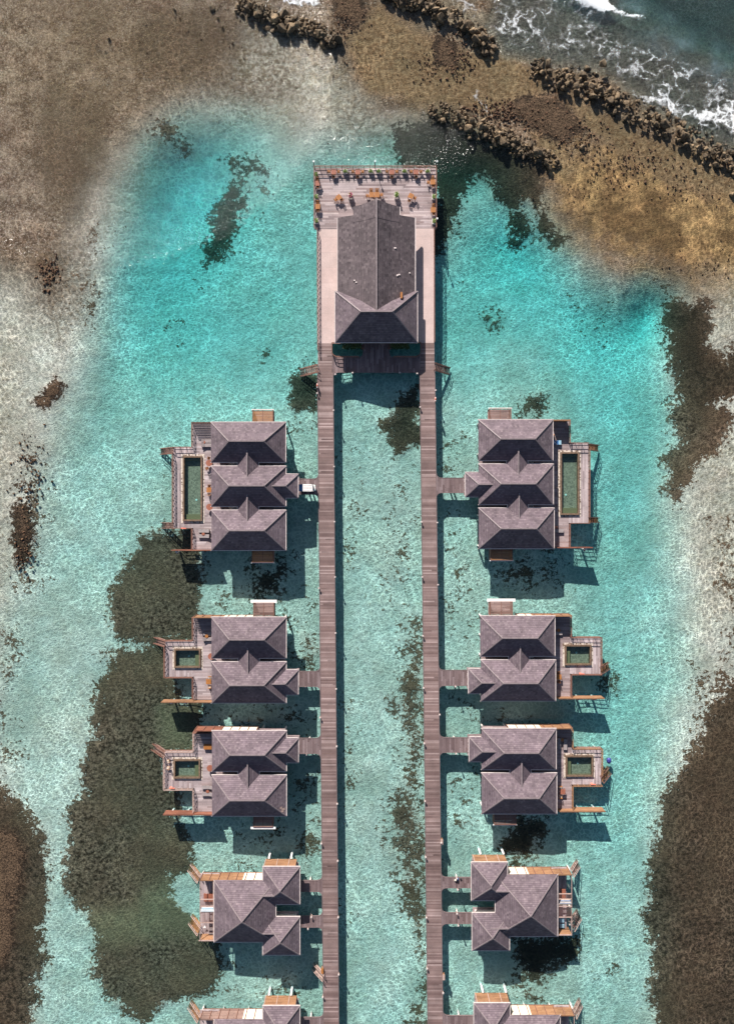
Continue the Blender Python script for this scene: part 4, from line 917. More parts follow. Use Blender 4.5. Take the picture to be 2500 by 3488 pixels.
for lab, y0, y1, x0 in (('short gangway with a white buggy parked on it', 1632, 1683, 1012), ('gangway to the west villa with the white north plank', 2288, 2337.5, 1012), ('gangway to the west villa with the reddish screen', 2516, 2566, 1012),
    ('upper gangway to the west pyramid roofed villa', 3000.6, 3036, 1014), ('lower gangway to the west pyramid roofed villa', 3122, 3157.6, 1014), ('gangway to the west villa at the bottom edge of the picture', 3467, 3502, 1014)):
    gang(lab, x0, bxl((y0+y1)/2)-.6, y0, y1, -1, bxl((y0+y1)/2)-.6)
for lab, y0, y1, x1 in (('short gangway to the largest east villa', 1629, 1677.5, 1589), ('gangway to the east villa with the white north plank', 2284.3, 2334.5, 1600), ('gangway to the east villa beside the blue float', 2513.6, 2562, 1602),
    ('gangway with a blue bag on it, upper one to the east pyramid roofed villa', 2990, 3023.8, 1612), ('lower gangway to the east pyramid roofed villa', 3110, 3145.4, 1614), ('gangway to the east villa at the bottom edge of the picture', 3461, 3496, 1620)):
    gang(lab, bxr((y0+y1)/2)+.6, x1, y0, y1, 1, bxr((y0+y1)/2)+.6)

# ------------------------------------------------------------ small things
def proto_lamp():
    t = thing('bollard_lamp', '', 'lamp', (0,0,DZ), 'bollard lamps along the walks')
    MB().box(-.06,.06,-.06,.06,1.2,2.05).build('post', 'rail_pale', t); m = MB(); m.box(-.13,.13,-.12,.12,2.055,2.18); m.box(-.09,.09,-.08,.08,2.18,2.23); m.build('lamp_head', 'gutter', t); return t
lp = proto_lamp(); lp_used = False
def lamp(px, py, label):
    global lp_used
    if not lp_used: lp.location = (X(px), Y(py), DZ); lp['label'] = label; lp_used = True; return
    copy_tree(lp, (X(px), Y(py), DZ), 0, label)
for py in (1399,1590,1777,1965,2155,2345,2540,2735,2929,3120,3314): lamp(bxl(py)+50.2+2.4, py, 'small pale bollard lamp on the east edge of the western boardwalk')
for py in (1341,2003,2442,2870,3391): lamp(bxl(py)-2.4, py, 'small pale bollard lamp on the west edge of the western boardwalk')
for py in (1388,1778,1965,2165,2342,2530,2726,2916,3121,3294): lamp(bxr(py)-48.6-2.4, py, 'small pale bollard lamp on the west edge of the eastern boardwalk')
for py in (1331,1780,1991,2432,2867,3377): lamp(bxr(py)+2.4, py, 'small pale bollard lamp on the east edge of the eastern boardwalk')
for px, py, w_ in ((1041,2339.5,'gangway below the plank-showered west villa'), (1044,2568.5,'gangway of the red-screened west villa'), (1549.6,2336.5,'gangway below the plank-showered east villa'), (1552,2564.5,'gangway of the villa beside the blue float'),
    (1554,2988,'north edge of the gangway with the blue bag'), (1557.7,3026.5,'south edge of the gangway with the blue bag'), (1555,3107.8,'north edge, lower gangway of the east pyramid villa'), (1559.5,3148,'south edge of the lower gangway to the east pyramid villa'),
    (1061.5,3119.5,'north edge of the lower gangway to the west pyramid villa'), (1049.5,3160,'south edge of the lower gangway to the west pyramid villa'), (1201,1271.5,'west part of the cross walk south edge'), (1361,1271,'east part of the cross walk south edge'), (1143,1277,'rounded west corner of the cross walk'), (1420,1274,'rounded east corner of the cross walk')):
    lamp(px, py, 'pale bollard lamp, '+w_)
def ring(px, py, label, rz=0, vertical=True):
    t = thing('life_ring', label, 'life ring', (X(px), Y(py), DZ+.55)); m = MB(); n = 16; k = 8; c = Vector((X(px), Y(py), DZ+.55)); base = len(m.v)
    for i in range(n):
        a = 2*math.pi*i/n; d = Vector((0, math.cos(a), math.sin(a)))
        for j in range(k):
            b = 2*math.pi*j/k; m.v.append(c+d*(.34+.085*math.cos(b))+Vector((.085*math.sin(b),0,0)))
    for i in range(n):
        for j in range(k): m.f.append([i*k+j, ((i+1)%n)*k+j, ((i+1)%n)*k+(j+1)%k, i*k+(j+1)%k])
    m.build('ring', 'coral_red', t, True); s = MB()
    for i in range(4):
        a = math.pi/4+math.pi/2*i; d = Vector((0, math.cos(a), math.sin(a)))*.34; s.bar(c+d-Vector((0,.07,0)), c+d+Vector((0,.07,0)), .19, .19)
    s.build('white_band', 'white', t); MB().box(X(px)-.05, X(px)+.05, Y(py)-.05, Y(py)+.05, 1.3, DZ+.6).build('post', 'rail_pale', t)
    t.rotation_euler = (0, 0, rz)
ring(1081.5, 1316, 'red and white life ring on the west edge of the western boardwalk near the restaurant')
ring(1481.5, 1362, 'red and white life ring on the east edge of the eastern boardwalk near the restaurant')

def proto_table(top='teak'):
    t = thing('table', '', 'table', (0,0,DZ)); MB().box(-.42,.42,-.42,.42,DZ+.70,DZ+.745).build('tabletop', top, t)
    for sx in (-1,1):
        for sy in (-1,1): MB().box(sx*.35-.03,sx*.35+.03,sy*.35-.03,sy*.35+.03,DZ,DZ+.70).build('leg', top, t)
    return t
def proto_chair(mat='teak', seat=None):
    t = thing('chair', '', 'chair', (0,0,DZ)); MB().box(-.23,.23,-.22,.22,DZ+.42,DZ+.46).build('seat', seat or mat, t)
    b = MB(); [b.box(-.23+.0,.23,-.27,-.235,DZ+.52+.1*k,DZ+.57+.1*k) for k in range(4)]; b.box(-.25,-.21,-.275,-.23,DZ+.40,DZ+.93); b.box(.21,.25,-.275,-.23,DZ+.40,DZ+.93); b.build('backrest', mat, t)
    for sx in (-1,1):
        MB().box(sx*.24-.02,sx*.24+.02,-.2,.2,DZ+.62,DZ+.65).build('armrest', mat, t)
        for sy in (-1,1): MB().box(sx*.2-.02,sx*.2+.02,sy*.19-.02,sy*.19+.02,DZ,DZ+.42).build('leg', mat, t)
    return t
def proto_planter(w_, d, mat='leaf', hh=.5, tall=.35, n=110):
    t = thing('planter', '', 'planter', (0,0,DZ)); z = DZ; b = MB(); e = .07
    b.box(-w_/2,w_/2,-d/2,-d/2+e,z,z+hh); b.box(-w_/2,w_/2,d/2-e,d/2,z,z+hh); b.box(-w_/2,-w_/2+e,-d/2+e,d/2-e,z,z+hh); b.box(w_/2-e,w_/2,-d/2+e,d/2-e,z,z+hh); b.build('box', 'white', t)
    MB().box(-w_/2+e,w_/2-e,-d/2+e,d/2-e,z+.02,z+hh-.08).build('soil', 'soil', t); rr = random.Random(3); f = MB(); fl = MB()
    for i in range(n):
        c = Vector((rr.gauss(0, w_*.22), rr.gauss(0, d*.25), z+hh+rr.random()*tall)); a = rr.uniform(0,6.3); s = .09
        u = Vector((math.cos(a),math.sin(a),rr.uniform(-.6,.6)))*s; v_ = Vector((-math.sin(a),math.cos(a),rr.uniform(-.6,.6)))*s*.6
        (fl if mat == 'flower' and i % 3 and c.z > z+hh+.1 else f).poly([c-u, c-v_, c+u, c+v_])
    f.build('leaves', 'leaf', t)
    if fl.f: fl.build('blossoms', 'flower', t)
    return t
def proto_lounger():
    t = thing('sun_lounger', '', 'sun lounger', (0,0,DZ)); MB().box(-.95,.95,-.33,.33,DZ+.22,DZ+.28).build('frame', 'rail_dark', t)
    MB().box(-.93,.30,-.30,.30,DZ+.285,DZ+.36).build('cushion', 'cushion', t); m = MB(); m.hexa([(.32,-.3,DZ+.29),(.93,-.3,DZ+.46),(.93,.3,DZ+.46),(.32,.3,DZ+.29),(.32,-.3,DZ+.37),(.91,-.3,DZ+.54),(.91,.3,DZ+.54),(.32,.3,DZ+.37)]); m.build('backrest', 'cushion', t)
    for sx in (-1,1):
        for sy in (-1,1): MB().box(sx*.85-.03,sx*.85+.03,sy*.28-.03,sy*.28+.03,DZ,DZ+.22).build('leg', 'rail_dark', t)
    return t
def proto_round(mat='teak_red', r=.55, h=.7):
    t = thing('round_table', '', 'table', (0,0,DZ)); MB().cyl(0,0,DZ+h-.05,DZ+h,r,24).build('tabletop', mat, t); MB().cyl(0,0,DZ+.03,DZ+h-.05,.06,8).build('post', mat, t); MB().cyl(0,0,DZ,DZ+.03,r*.5,16).build('base', mat, t); return t
PR = {}
def put(kind, px, py, rz, label, group=None, z=.7, sc_=1):
    if kind not in PR:
        PR[kind] = {'table': proto_table, 'table_red': lambda: proto_table('teak_red'), 'chair': proto_chair, 'chair_dark': lambda: proto_chair('teak_dark'), 'chair_cream': lambda: proto_chair('teak', 'cream'),
          'planter': lambda: proto_planter(.85,.5), 'flower': lambda: proto_planter(.72,.72,'flower',.8,.55,260), 'bigplant': lambda: proto_planter(.72,.72,'leaf',.8,.6,260), 'lounger': proto_lounger,
          'round': proto_round, 'stool': lambda: proto_round('teak_red', .26, .42), 'stool_orange': lambda: proto_round('teak', .28, .45)}[kind]()
        o = PR[kind]; o.location = (X(px, DZ+z), Y(py, DZ+z), DZ); o.rotation_euler = (0,0,rz); o['label'] = label; o.scale = (sc_,)*3
    else:
        o = copy_tree(PR[kind], (X(px, DZ+z), Y(py, DZ+z), DZ), rz, label, sc_)
    if group: o['group'] = group
    elif 'group' in o: del o['group']
    return o
PI = math.pi; gt, gc, gp = 'tables on the restaurant deck', 'chairs on the restaurant deck', 'white planters on the restaurant deck'
names = ['the north rail, westmost', 'the north rail, second from the west', 'the north rail, second from the east', 'the north rail, eastmost']
for k, px in enumerate((1136.7,1218.7,1334.7,1416.7)):
    py = 585; w_ = names[k]
    put('table_red', px, py, 0, 'square reddish table at '+w_, gt)
    put('chair', px-16, py, -PI/2, 'chair on the west side of the table at '+w_, gc, .4); put('chair', px+16, py, PI/2, 'chair on the east side of the table at '+w_, gc, .4)
    put('chair_dark', px, py+18, PI-(.4 if k == 3 else 0), 'dark chair south of the table at '+w_, gc, .4)
for k, px in enumerate((1176.3,1263,1290,1377.8,1456.7)): put('planter', px, 583, 0, 'white planter with low green plants at the north rail, '+['westmost', 'left of the middle post', 'right of the middle post', 'second from the east', 'in the east corner'][k], gp, .5)
for k, (px, py) in enumerate(((1076.8,594.4),(1077.2,670),(1077.5,751.8))): put('planter', px, py, PI/2, 'white planter against the west rail, '+['northmost', 'middle', 'southmost'][k]+' of three', gp, .5)
for k, (px, py) in enumerate(((1476.3,669.8),(1477.3,753))): put('planter', px, py, PI/2, 'white planter against the east rail, '+['northern', 'southern']
[k]+' of two', gp, .5)
for k, (px, py, kd) in enumerate(((1081,624.4,'table_red'),(1081.8,703.6,'table'),(1474,620,'table'),(1475.3,715,'table'))):
    w_ = ['reddish table at the west rail, northern', 'orange table at the west rail, southern', 'orange table at the east rail, northern', 'orange table at the east rail, southern'][k]
    put(kd, px, py, 0, 'square '+w_+' of two', gt); put('chair', px, py-13, PI, 'wooden chair north of the '+w_+' of two', gc, .4); put('chair_dark', px+1, py+13, 0, 'dark chair south of the '+w_+' of two', gc, .4)
    if k == 2: put('chair', px-15, py+2, -PI/2, 'wooden chair west of the orange table at the east rail', gc, .4)
put('table', 1154, 672, R(40), 'orange table turned diagonally on the west side of the deck', gt); put('chair', 1144, 681, R(-50), 'chair at the lower left of the diagonal west table', gc, .4); put('chair_dark', 1164.5, 681, R(40), 'dark chair at the lower right of the diagonal west table', gc, .4)
put('table', 1399.5, 667.4, R(-28), 'orange table turned slightly on the east side of the deck', gt); put('chair_dark', 1394, 683, R(-15), 'dark chair below the tilted east table', gc, .4); put('chair', 1412, 675, R(62), 'chair with a white edge right of the tilted east table', gc, .4)
put('table', 1266, 663.3, 0, 'west half of the orange double table before the roof point', gt); put('table', 1284, 663.3, 0, 'east half of the orange double table before the roof point', gt)
for k, (px, py, rz) in enumerate(((1264,650.5,PI),(1284,650.5,PI),(1251.5,667,-PI/2),(1299,664,PI/2))): put('chair', px, py, rz, 'wooden chair '+['behind the west half', 'behind the east half', 'at the west end', 'at the east end'][k]+' of the double table', gc, .4)
put('flower', 1194, 665, 0, 'tall white planter with magenta flowers on the restaurant deck', None, .9); put('bigplant', 1350.6, 663, 0, 'tall white planter with bushy green leaves on the restaurant deck', None, .9)
for k, (px, py) in enumerate(((1071.5,573),(1277,572.5),(1484,573),(1484.5,764))):
    t = thing('lamp_post', 'slim lamp post with a white head at the '+['northwest corner of the restaurant deck', 'middle of the restaurant north rail', 'northeast corner of the restaurant deck', 'south end of the east deck rail'][k], 'lamp', (X(px), Y(py), DZ))
    MB().cyl(X(px), Y(py)+.12, 1.2, DZ+2.2, .06, 8).build('post', 'rail_dark', t); MB().cyl(X(px), Y(py)+.12, DZ+2.2, DZ+2.45, .15, 12).build('lamp_head', 'white', t)
# villa furniture
put('lounger', 705, 1502, PI, 'upper grey lounger of two, north deck of the largest west villa', None, .4); put('lounger', 705, 1516, PI, 'lower grey lounger of two, north deck of the largest west villa', None, .4); put('stool', 695, 1506, 0, 'small round red side table between two loungers beside the long west pool', None, .4)
put('lounger', 695, 1808, 0, 'upper of two grey loungers on the south deck of the largest west villa', None, .4); put('lounger', 695, 1826, 0, 'lower of two grey loungers on the south deck of the largest west villa', None, .4); put('stool', 693, 1819, 0, 'round red side table between loungers, south deck of the largest west villa', None, .4)
put('round', 713, 1577, 0, 'round red table beside the long west pool, near the upper roof gap'); put('chair_dark', 712, 1561, PI-.4, 'dark chair above the round red table at the upper roof gap', None, .4); put('chair_dark', 706, 1595, .4, 'dark chair below the round red table at the upper roof gap', None, .4)
put('round', 714, 1727, 0, 'round reddish table beside the long west pool, near the lower roof gap')
put('table', 713, 1669, 0, 'orange table half under the middle roof of the largest west villa'); put('chair_dark', 714, 1656, PI, 'dark chair above the orange table of the largest west villa', None, .4); put('chair_cream', 713, 1683, 0, 'grey cushioned chair below the orange table of the largest west villa', None, .4)
put('lounger', 712, 2158, PI, 'upper of two grey loungers on the deck of the white-planked west villa', None, .4); put('lounger', 710, 2177, PI, 'lower of two grey loungers on the deck of the white-planked west villa', None, .4); put('stool_orange', 704.5, 2167, 0, 'round orange side table between two loungers of the white-planked west villa', None, .4)
put('table', 711, 2322, 0, 'brown table half under the roof of the white-planked west villa'); put('chair_cream', 716, 2308, PI, 'pale chair above the brown table of the white-planked west villa', None, .4); put('chair_cream', 715, 2338, 0, 'pale chair below the brown table of the white-planked west villa', None, .4); put('round', 720, 2236, 0, 'round red table mostly hidden under the roof of the white-planked west villa')
put('round', 716, 2617, 0, 'round red table beside the roof gap of the red-screened west villa'); put('lounger', 707, 2682, 0, 'upper of two grey loungers on the deck of the red-screened west villa', None, .4); put('lounger', 707, 2706, 0, 'lower of two grey loungers on the deck of the red-screened west villa', None, .4); put('stool', 707.5, 2696, 0, 'small round red side table between the loungers of the red-screened west villa', None, .4)
put('chair_cream', 575, 2592, PI/2+.3, 'pale armchair left of the pool of the red-screened west villa, upper one', None, .4); put('chair_cream', 574, 2615, PI/2-.2, 'pale armchair left of the pool of the red-screened west villa, lower one', None, .4)
put('lounger', 1896, 2157, PI, 'grey lounger in front of the shaded deck of the white-planked east villa', None, .4); put('stool_orange', 1902, 2147, 0, 'round orange side table on the deck of the white-planked east villa', None, .4)
put('table', 1903, 2306, 0, 'orange table beside the roof of the white-planked east villa'); put('chair_dark', 1901, 2292, PI, 'dark chair above the orange table of the white-planked east villa', None, .4); put('chair_dark', 1902, 2320, 0, 'dark chair below the orange table of the white-planked east villa', None, .4)
put('lounger', 1903.5, 2532, PI/2, 'left of two dark loungers in the shade beside the blue float villa', None, .4); put('lounger', 1925, 2536, PI/2, 'right of two dark loungers in the shade beside the blue float villa', None, .4); put('stool_orange', 1914.5, 2520, 0, 'round orange side table between the loungers of the villa beside the blue float', None, .4)
put('table_red', 1916, 2697, 0, 'dark red table beside the roof of the villa near the blue float'); put('chair_cream', 1908, 2682, PI, 'cream chair above the dark red table', None, .4); put('chair_cream', 1908, 2712, 0, 'cream chair below the dark red table', None, .4)
put('stool', 1894, 1797, 0, 'round red side table on the south deck of the largest east villa', None, .4); put('lounger', 1900, 1808, PI, 'grey lounger half in shade on the south deck of the largest east villa', None, .4)
put('lounger', 728, 3166, 0, 'upper of two loungers at the roof edge of the west pyramid roofed villa', None, .4, .8)
put('lounger', 728, 3184, 0, 'lower of two loungers at the roof edge of the west pyramid roofed villa', None, .4, .8)
def bench(px, py, w_, d, label, mat, cat='bench', nm='daybed', h=.45, cush=None):
    t = thing(nm, label, cat, (X(px), Y(py), DZ)); z = DZ; x, y = X(px, DZ+h), Y(py, DZ+h)
    f = MB(); f.box(x-w_/2,x+w_/2,y-d/2,y+d/2,z+h-.12,z+h); f.build('frame', mat, t); b = MB(); n = int(w_/.18)
    for k in range(n): b.box(x-w_/2+.04+k*(w_-.08)/n, x-w_/2+.04+k*(w_-.08)/n+.11, y-d/2+.03, y+d/2-.03, z+h+.001, z+h+.03)
    b.build('slats', cush or mat, t)
    for sx in (-1,1):
        for sy in (-1,1): MB().box(x+sx*(w_/2-.07)-.04,x+sx*(w_/2-.07)+.04,y+sy*(d/2-.07)-.04,y+sy*(d/2-.07)+.04,z,z+h-.12).build('leg', mat, t)
bench(708, 2544.5, 1.35, .88, 'bright orange slatted bench in the shade line of the red-screened west villa', 'teak')
bench(712, 3058, 1.75, 1.3, 'reddish wooden daybed on the deck of the west pyramid roofed villa', 'teak_red'); bench(1917, 3048, .85, 1.9, 'reddish wooden daybed on the deck of the east pyramid roofed villa', 'teak_red')
bench(1913, 3136, .75, .62, 'upper of two pale blue seats on the deck of the east pyramid roofed villa', 'pale_blue', 'seat', 'seat', .4); bench(1914, 3155, .75, .62, 'lower of two pale blue seats on the deck of the east pyramid roofed villa', 'pale_blue', 'seat', 'seat', .4)
t = thing('deck_chair', 'blue deck chair with a white crossed frame beside the long east pool', 'deck chair', (X(1893), Y(1508), DZ)); x, y = X(1891, 2.1), Y(1507, 2.1)
MB().box(x-.75,x+.55,y-.36,y+.36,2.0,2.05).build('fabric', 'blue', t); m = MB(); m.bar((x-.6,y-.36,2.09),(x+.3,y+.36,2.09), .07,.04); m.bar((x-.6,y+.36,2.13),(x+.3,y-.36,2.13),.07,.04); m.build('frame', 'white', t); MB().box(x+.56,x+.98,y-.36,y+.36,2.0,2.09).build('headrest', 'pale_blue', t)
m = MB(); [m.box(x+a-.03, x+a+.03, y+b-.03, y+b+.03, DZ, 2.0) for a in (-.6,.5) for b in (-.3,.3)]; m.build('leg', 'white', t)
def towel(px, py, w_, d, z, label, mat, stripes=None):
    t = thing('towel', label, 'towel', (X(px, z), Y(py, z), z)); x, y = X(px, z), Y(py, z); n = 7
    for si, sm in ((0, mat), (1, stripes or mat)):
        m = MB()
        for k in range(n):
            if k % 2 != si: continue
            y0 = y-d/2+d*k/n; m.box(x-w_/2+.04*k, x+w_/2-.03*k, y0, y0+d/n, z-.02+.015*(k%3), z+.02+.02*(k%3))
        m.build('cloth' if si == 0 else 'stripe', sm, t)
towel(1925, 3072, 2.0, .75, 3.85, 'blue and cream striped towel hung over the deck beams of the east pyramid villa', 'cream', 'blue')
towel(707, 3098, 2.3, .75, 3.85, 'pale blue and white mat lying on the deck beams of the west pyramid villa', 'white', 'pale_blue')
towel(698, 3157, .5, .4, DZ+.5, 'crumpled white towel on the deck beside the loungers of the west pyramid villa', 'white')
def blob(name, px, py, z, rx, ry, rz_, label, cat, mat, seed=0):
    rr = random.Random(seed); m = MB(); c = Vector((X(px, z), Y(py, z), z)); n, k = 14, 8; t = thing(name, label, cat, tuple(c))
    for i in range(k+1):
        for j in range(n):
            th = math.pi*i/k; ph = 2*math.pi*j/n; f = 1+rr.uniform(-.14,.14)*(0 < i < k); m.v.append(c+Vector((rx*f*math.sin(th)*math.cos(ph), ry*f*math.sin(th)*math.sin(ph), rz_*f*math.cos(th))))
    for i in range(k):
        for j in range(n): m.f.append([i*n+j, (i+1)*n+j, (i+1)*n+(j+1)%n, i*n+(j+1)%n])
    m.build('shell', mat, t, True); return t
blob('float', 2073, 2591, 0, .42, .52, .3, 'rounded dark blue float lying in the water beside the east pool deck', 'float', 'float_blue', 1)
t = blob('bag', 1557, 2994.5, DZ+.25, .22, .22, .25, 'small blue bag standing on a gangway of the east pyramid villa', 'bag', 'blue', 2)
blob('bag', 1551, 2998.5, DZ+.2, .2, .16, .18, 'cream cloth bag beside the small blue bag', 'bag', 'cream', 3); blob('bag', 1569, 2994.5, DZ+.12, .18, .15, .12, 'flat black bag on the gangway near the blue bag', 'bag', 'black', 4)
blob('bag', 1884, 1483, DZ+.3, .2, .2, .25, 'small yellow bag against the roof edge of the largest east villa', 'bag', 'teak', 5)
for px, py, lab in ((626,1800.5,'pair of red towels over the south rail of the long west pool deck'), (1981,2296.5,'red towel over the south rail of the square east pool deck'), (2020,2673,'orange towel over the rail of the deck near the blue float'), (586,2686,'coral red towel over the south rail of the red-screened west villa deck')):
    z = DZ+1.05; t = thing('towel', lab, 'towel', (X(px, z), Y(py, z), z)); m = MB(); x, y = X(px, z), Y(py-1, z); m.box(x-.42,x+.42,y-.09,y+.09,z-.02,z+.03); m.box(x-.42,x+.0,y+.07,y+.1,z-.5,z-.02); m.box(x-.3,x+.42,y-.1,y-.07,z-.45,z-.02); m.build('cloth', 'coral_red', t)
# open umbrella-less posts: leaning timber door leaves at the privacy screens
def boat(name, label):
    pass
# buggy
t = thing('electric_buggy', 'white roofed electric buggy with a blue cargo bed parked on the gangway', 'buggy', (X(1045), Y(1664), DZ)); z = DZ; x0, x1, yc = X(1018, 3), X(1074, 3), Y(1661.5, 3); hw = .58
MB().box(x0+.05,x1-.25,yc-hw,yc+hw,z+.32,z+.62).build('body', 'white', t)
m = MB(); [m.box(x0, x0+.66, *q, z+.9, z+1.5) for q in ((yc-hw,yc-hw+.05),(yc+hw-.05,yc+hw))]; m.box(x0,x0+.05,yc-hw+.05,yc+hw-.05,z+.9,z+1.5); m.box(x0+.05,x0+.66,yc-hw+.05,yc+hw-.05,z+1.3,z+1.42); m.build('cargo_bed', 'blue', t)
m = MB(); xr0, xr1 = x0+.70, x1-.42; m.prism([(xr0,yc-hw-.02),(xr1-.18,yc-hw-.02),(xr1,yc-hw+.15),(xr1,yc+hw-.15),(xr1-.18,yc+hw+.02),(xr0,yc+hw+.02)], z+1.75, z+1.83); ro = m.build('roof', 'white', t)
m = MB(); [m.box(xr0+.05, xr1-.1, yc+k*.26-.02, yc+k*.26+.02, z+1.831, z+1.86) for k in (-1.5,-.5,.5,1.5)]; m.build('roof_rib', 'gutter', ro)
for xx in (xr0+.03, xr1-.12):
    for sy in (-1,1): MB().box(xx-.03,xx+.03,yc+sy*(hw-.06)-.03,yc+sy*(hw-.06)+.03,z+.6,z+1.75).build('roof_post', 'black', t)
m = MB(); m.box(x1-.42,x1-.36,yc-hw+.06,yc+hw-.06,z+.65,z+1.5); m.build('windscreen', 'glass_dark', t)
m = MB(); m.prism([(x1-.30,yc-hw+.04),(x1-.12,yc-hw+.04),(x1,yc-.3),(x1,yc+.3),(x1-.12,yc+hw-.04),(x1-.30,yc+hw-.04)], z+.35, z+.85); m.build('front_cowl', 'white', t)
for sy in (-1,1): MB().cyl(x1-.06, yc+sy*.38, z+.86, z+.9, .07, 10).build('headlight', 'tile_light', t)
m = MB(); m.box(xr0+.3,xr0+.8,yc-.5,yc+.5,z+.62,z+.8); m.build('seat', 'navy', t)
for xx in (x0+.5, x1-.55):
    for sy in (-1,1):
        wm = MB(); c = Vector((xx, yc+sy*hw, z+.24)); n = 14; i0 = len(wm.v)
        for yy in (-.09,.09):
            for k in range(n): a = 2*math.pi*k/n; wm.v.append(c+Vector((.24*math.cos(a), yy, .24*math.sin(a))))
        wm.f += [[k,(k+1)%n,n+(k+1)%n,n+k] for k in range(n)]+[[k for k in range(n)][::-1],[n+k for k in range(n)]]; wm.build('wheel', 'black', t)
# swim ladder and small crates at the walks
def ladder(px, py, ex, ey, label):
    t = thing('swim_ladder', label, 'ladder', (X(px), Y(py), DZ)); m, r = MB(), MB(); stairs(m, r, (X(px), Y(py)), (X(ex), Y(ey)), .8, DZ, -1.0, 9); m.build('steps', 'rail_pale', t); r.build('handrail', 'rail_pale', t)
ladder(1102, 3324, 1062, 3313, 'pale swim ladder leading into the water from the western boardwalk')
for px, py, lab in ((1504.5,2868,'small wooden crate hung on the east edge of the eastern boardwalk, northern of two'), (1511,3329,'small wooden crate hung on the east edge of the eastern boardwalk, southern of two'), (1098,3307,'orange wooden crate at the top of the pale swim ladder')):
    t = thing('crate', lab, 'crate', (X(px), Y(py), 1.2)); x, y = X(px, 2), Y(py, 2); MB().box(x-.16,x+.16,y-.42,y+.42,1.25,2.0).build('box', 'fence_wood', t); MB().box(x-.2,x+.2,y-.46,y+.46,2.003,2.06).build('lid', 'teak' if px < 1200 else 'rail_pale', t)

# ------------------------------------------------------------ boulders
def boulder_mesh(seed, mat='rock'):
    rr = random.Random(seed); import bmesh
    bm = bmesh.new(); pts = []
    for i in range(16):
        v = Vector((rr.gauss(0,1), rr.gauss(0,1), rr.gauss(0,1))).normalized(); pts.append(bm.verts.new((v.x*.5*rr.uniform(.85,1.1), v.y*.5*rr.uniform(.75,1.05), v.z*.5*rr.uniform(.65,.95))))
    g = bmesh.ops.convex_hull(bm, input=pts); bmesh.ops.delete(bm, geom=[e for e in g['geom_interior'] if isinstance(e, bmesh.types.BMVert)], context='VERTS')
    bmesh.ops.bevel(bm, geom=list(bm.edges), offset=.035, segments=1, affect='EDGES')
    me = bpy.data.meshes.new('boulder'); bm.to_mesh(me); bm.free(); me.materials.append(M[mat]); return me
BM = [boulder_mesh(s) for s in range(14)]
RD = [('west', [(810,5),(880,35),(935,70),(1000,85),(1080,105),(1150,150)], 34, 56, 'brown boulder piled in the small breakwater at the top of the picture'),
      ('mid', [(1310,-30),(1420,10),(1520,55),(1590,90),(1640,135),(1680,185)], 40, 66, 'dark brown boulder piled in the breakwater north of the gap with surf'),
      ('inner', [(1462,362),(1530,392),(1620,425),(1720,475),(1830,530),(1905,568)], 36, 66, 'brown boulder piled in the inner breakwater northeast of the restaurant'),
      ('outer', [(1800,225),(1900,262),(2030,310),(2150,375),(2280,435),(2400,505),(2540,585)], 50, 96, 'brown boulder piled in the long outer breakwater below the surf')]
def along(path, t):
    L = [math.dist(a, b) for a, b in zip(path[:-1], path[1:])]; s = t*sum(L)
    for (a, b), l in zip(zip(path[:-1], path[1:]), L):
        if s <= l: return (a[0]+(b[0]-a[0])*s/l, a[1]+(b[1]-a[1])*s/l), ((b[0]-a[0])/l, (b[1]-a[1])/l)
        s -= l
    return path[-1], ((b[0]-a[0])/l, (b[1]-a[1])/l)
rr = random.Random(11); fill = {}
def rot3(): return (rr.uniform(0,6.3), rr.uniform(0,6.3), rr.uniform(0,6.3))
def raw_add(mb, x, y, z, s, me):
    from mathutils import Euler
    R3 = Euler(rot3()).to_matrix(); i0 = len(mb.v); sx = Vector((s, s*rr.uniform(.7,1), s*rr.uniform(.65,.95)))
    for v in me.vertices: mb.v.append(R3 @ Vector((v.co.x*sx.x, v.co.y*sx.y, v.co.z*sx.z))+Vector((x,y,z)))
    for p in me.polygons: mb.f.append([i0+k for k in p.vertices])
SM = [boulder_mesh(100+s) for s in range(3)]
small = MB()
for nm, path, hw, cnt, lab in RD:
    Lp = sum(math.dist(a, b) for a, b in zip(path[:-1], path[1:]))
    for k in range(cnt):
        t = rr.random(); (px, py), d = along(path, t); o = rr.gauss(0, .5)+.18*math.sin(t*17)+.12*math.sin(t*41+1); o = max(-1.25, min(1.25, o)); end = min(1, min(t, 1-t)*Lp/hw+.35); px += -d[1]*o*hw*end; py += d[0]*o*hw*end
        h = 1.15*(1-abs(o)**1.6)*end; z = -.15+h+rr.uniform(-.2,.2); s = rr.choice((.8,1,1.2,1.5,1.9))*rr.uniform(.75, 1.15)*(1.12 if nm == 'west' or nm == 'mid' else 1)
        ob = bpy.data.objects.new('boulder', BM[rr.randrange(14)]); C.objects.link(ob); ob.location = (X(px, z), Y(py, z), z); ob.rotation_euler = rot3(); ob.scale = (s, s*rr.uniform(.65,1), s*rr.uniform(.6,.95))
        tag(ob, lab, 'boulder', 'boulders of the '+nm+' breakwater')
    for k in range(int(cnt*4.2)):
        t = rr.random(); (px, py), d = along(path, t); o = rr.uniform(-1.15, 1.15)*(.8+.3*math.sin(t*23)**2)+.15*math.sin(t*17); end = min(1.05, min(t, 1-t)*Lp/hw+.4); px += -d[1]*o*hw*end; py += d[0]*o*hw*end
        raw_add(small, X(px, 0), Y(py, 0), -.45+.95*max(0, 1-abs(o)**1.6)*end, rr.uniform(.45, 1.1), SM[k % 3])
o = small.build('boulder_fill', 'rock'); o['kind'] = 'stuff'; o['label'] = 'smaller boulders filling the breakwaters between the large ones'
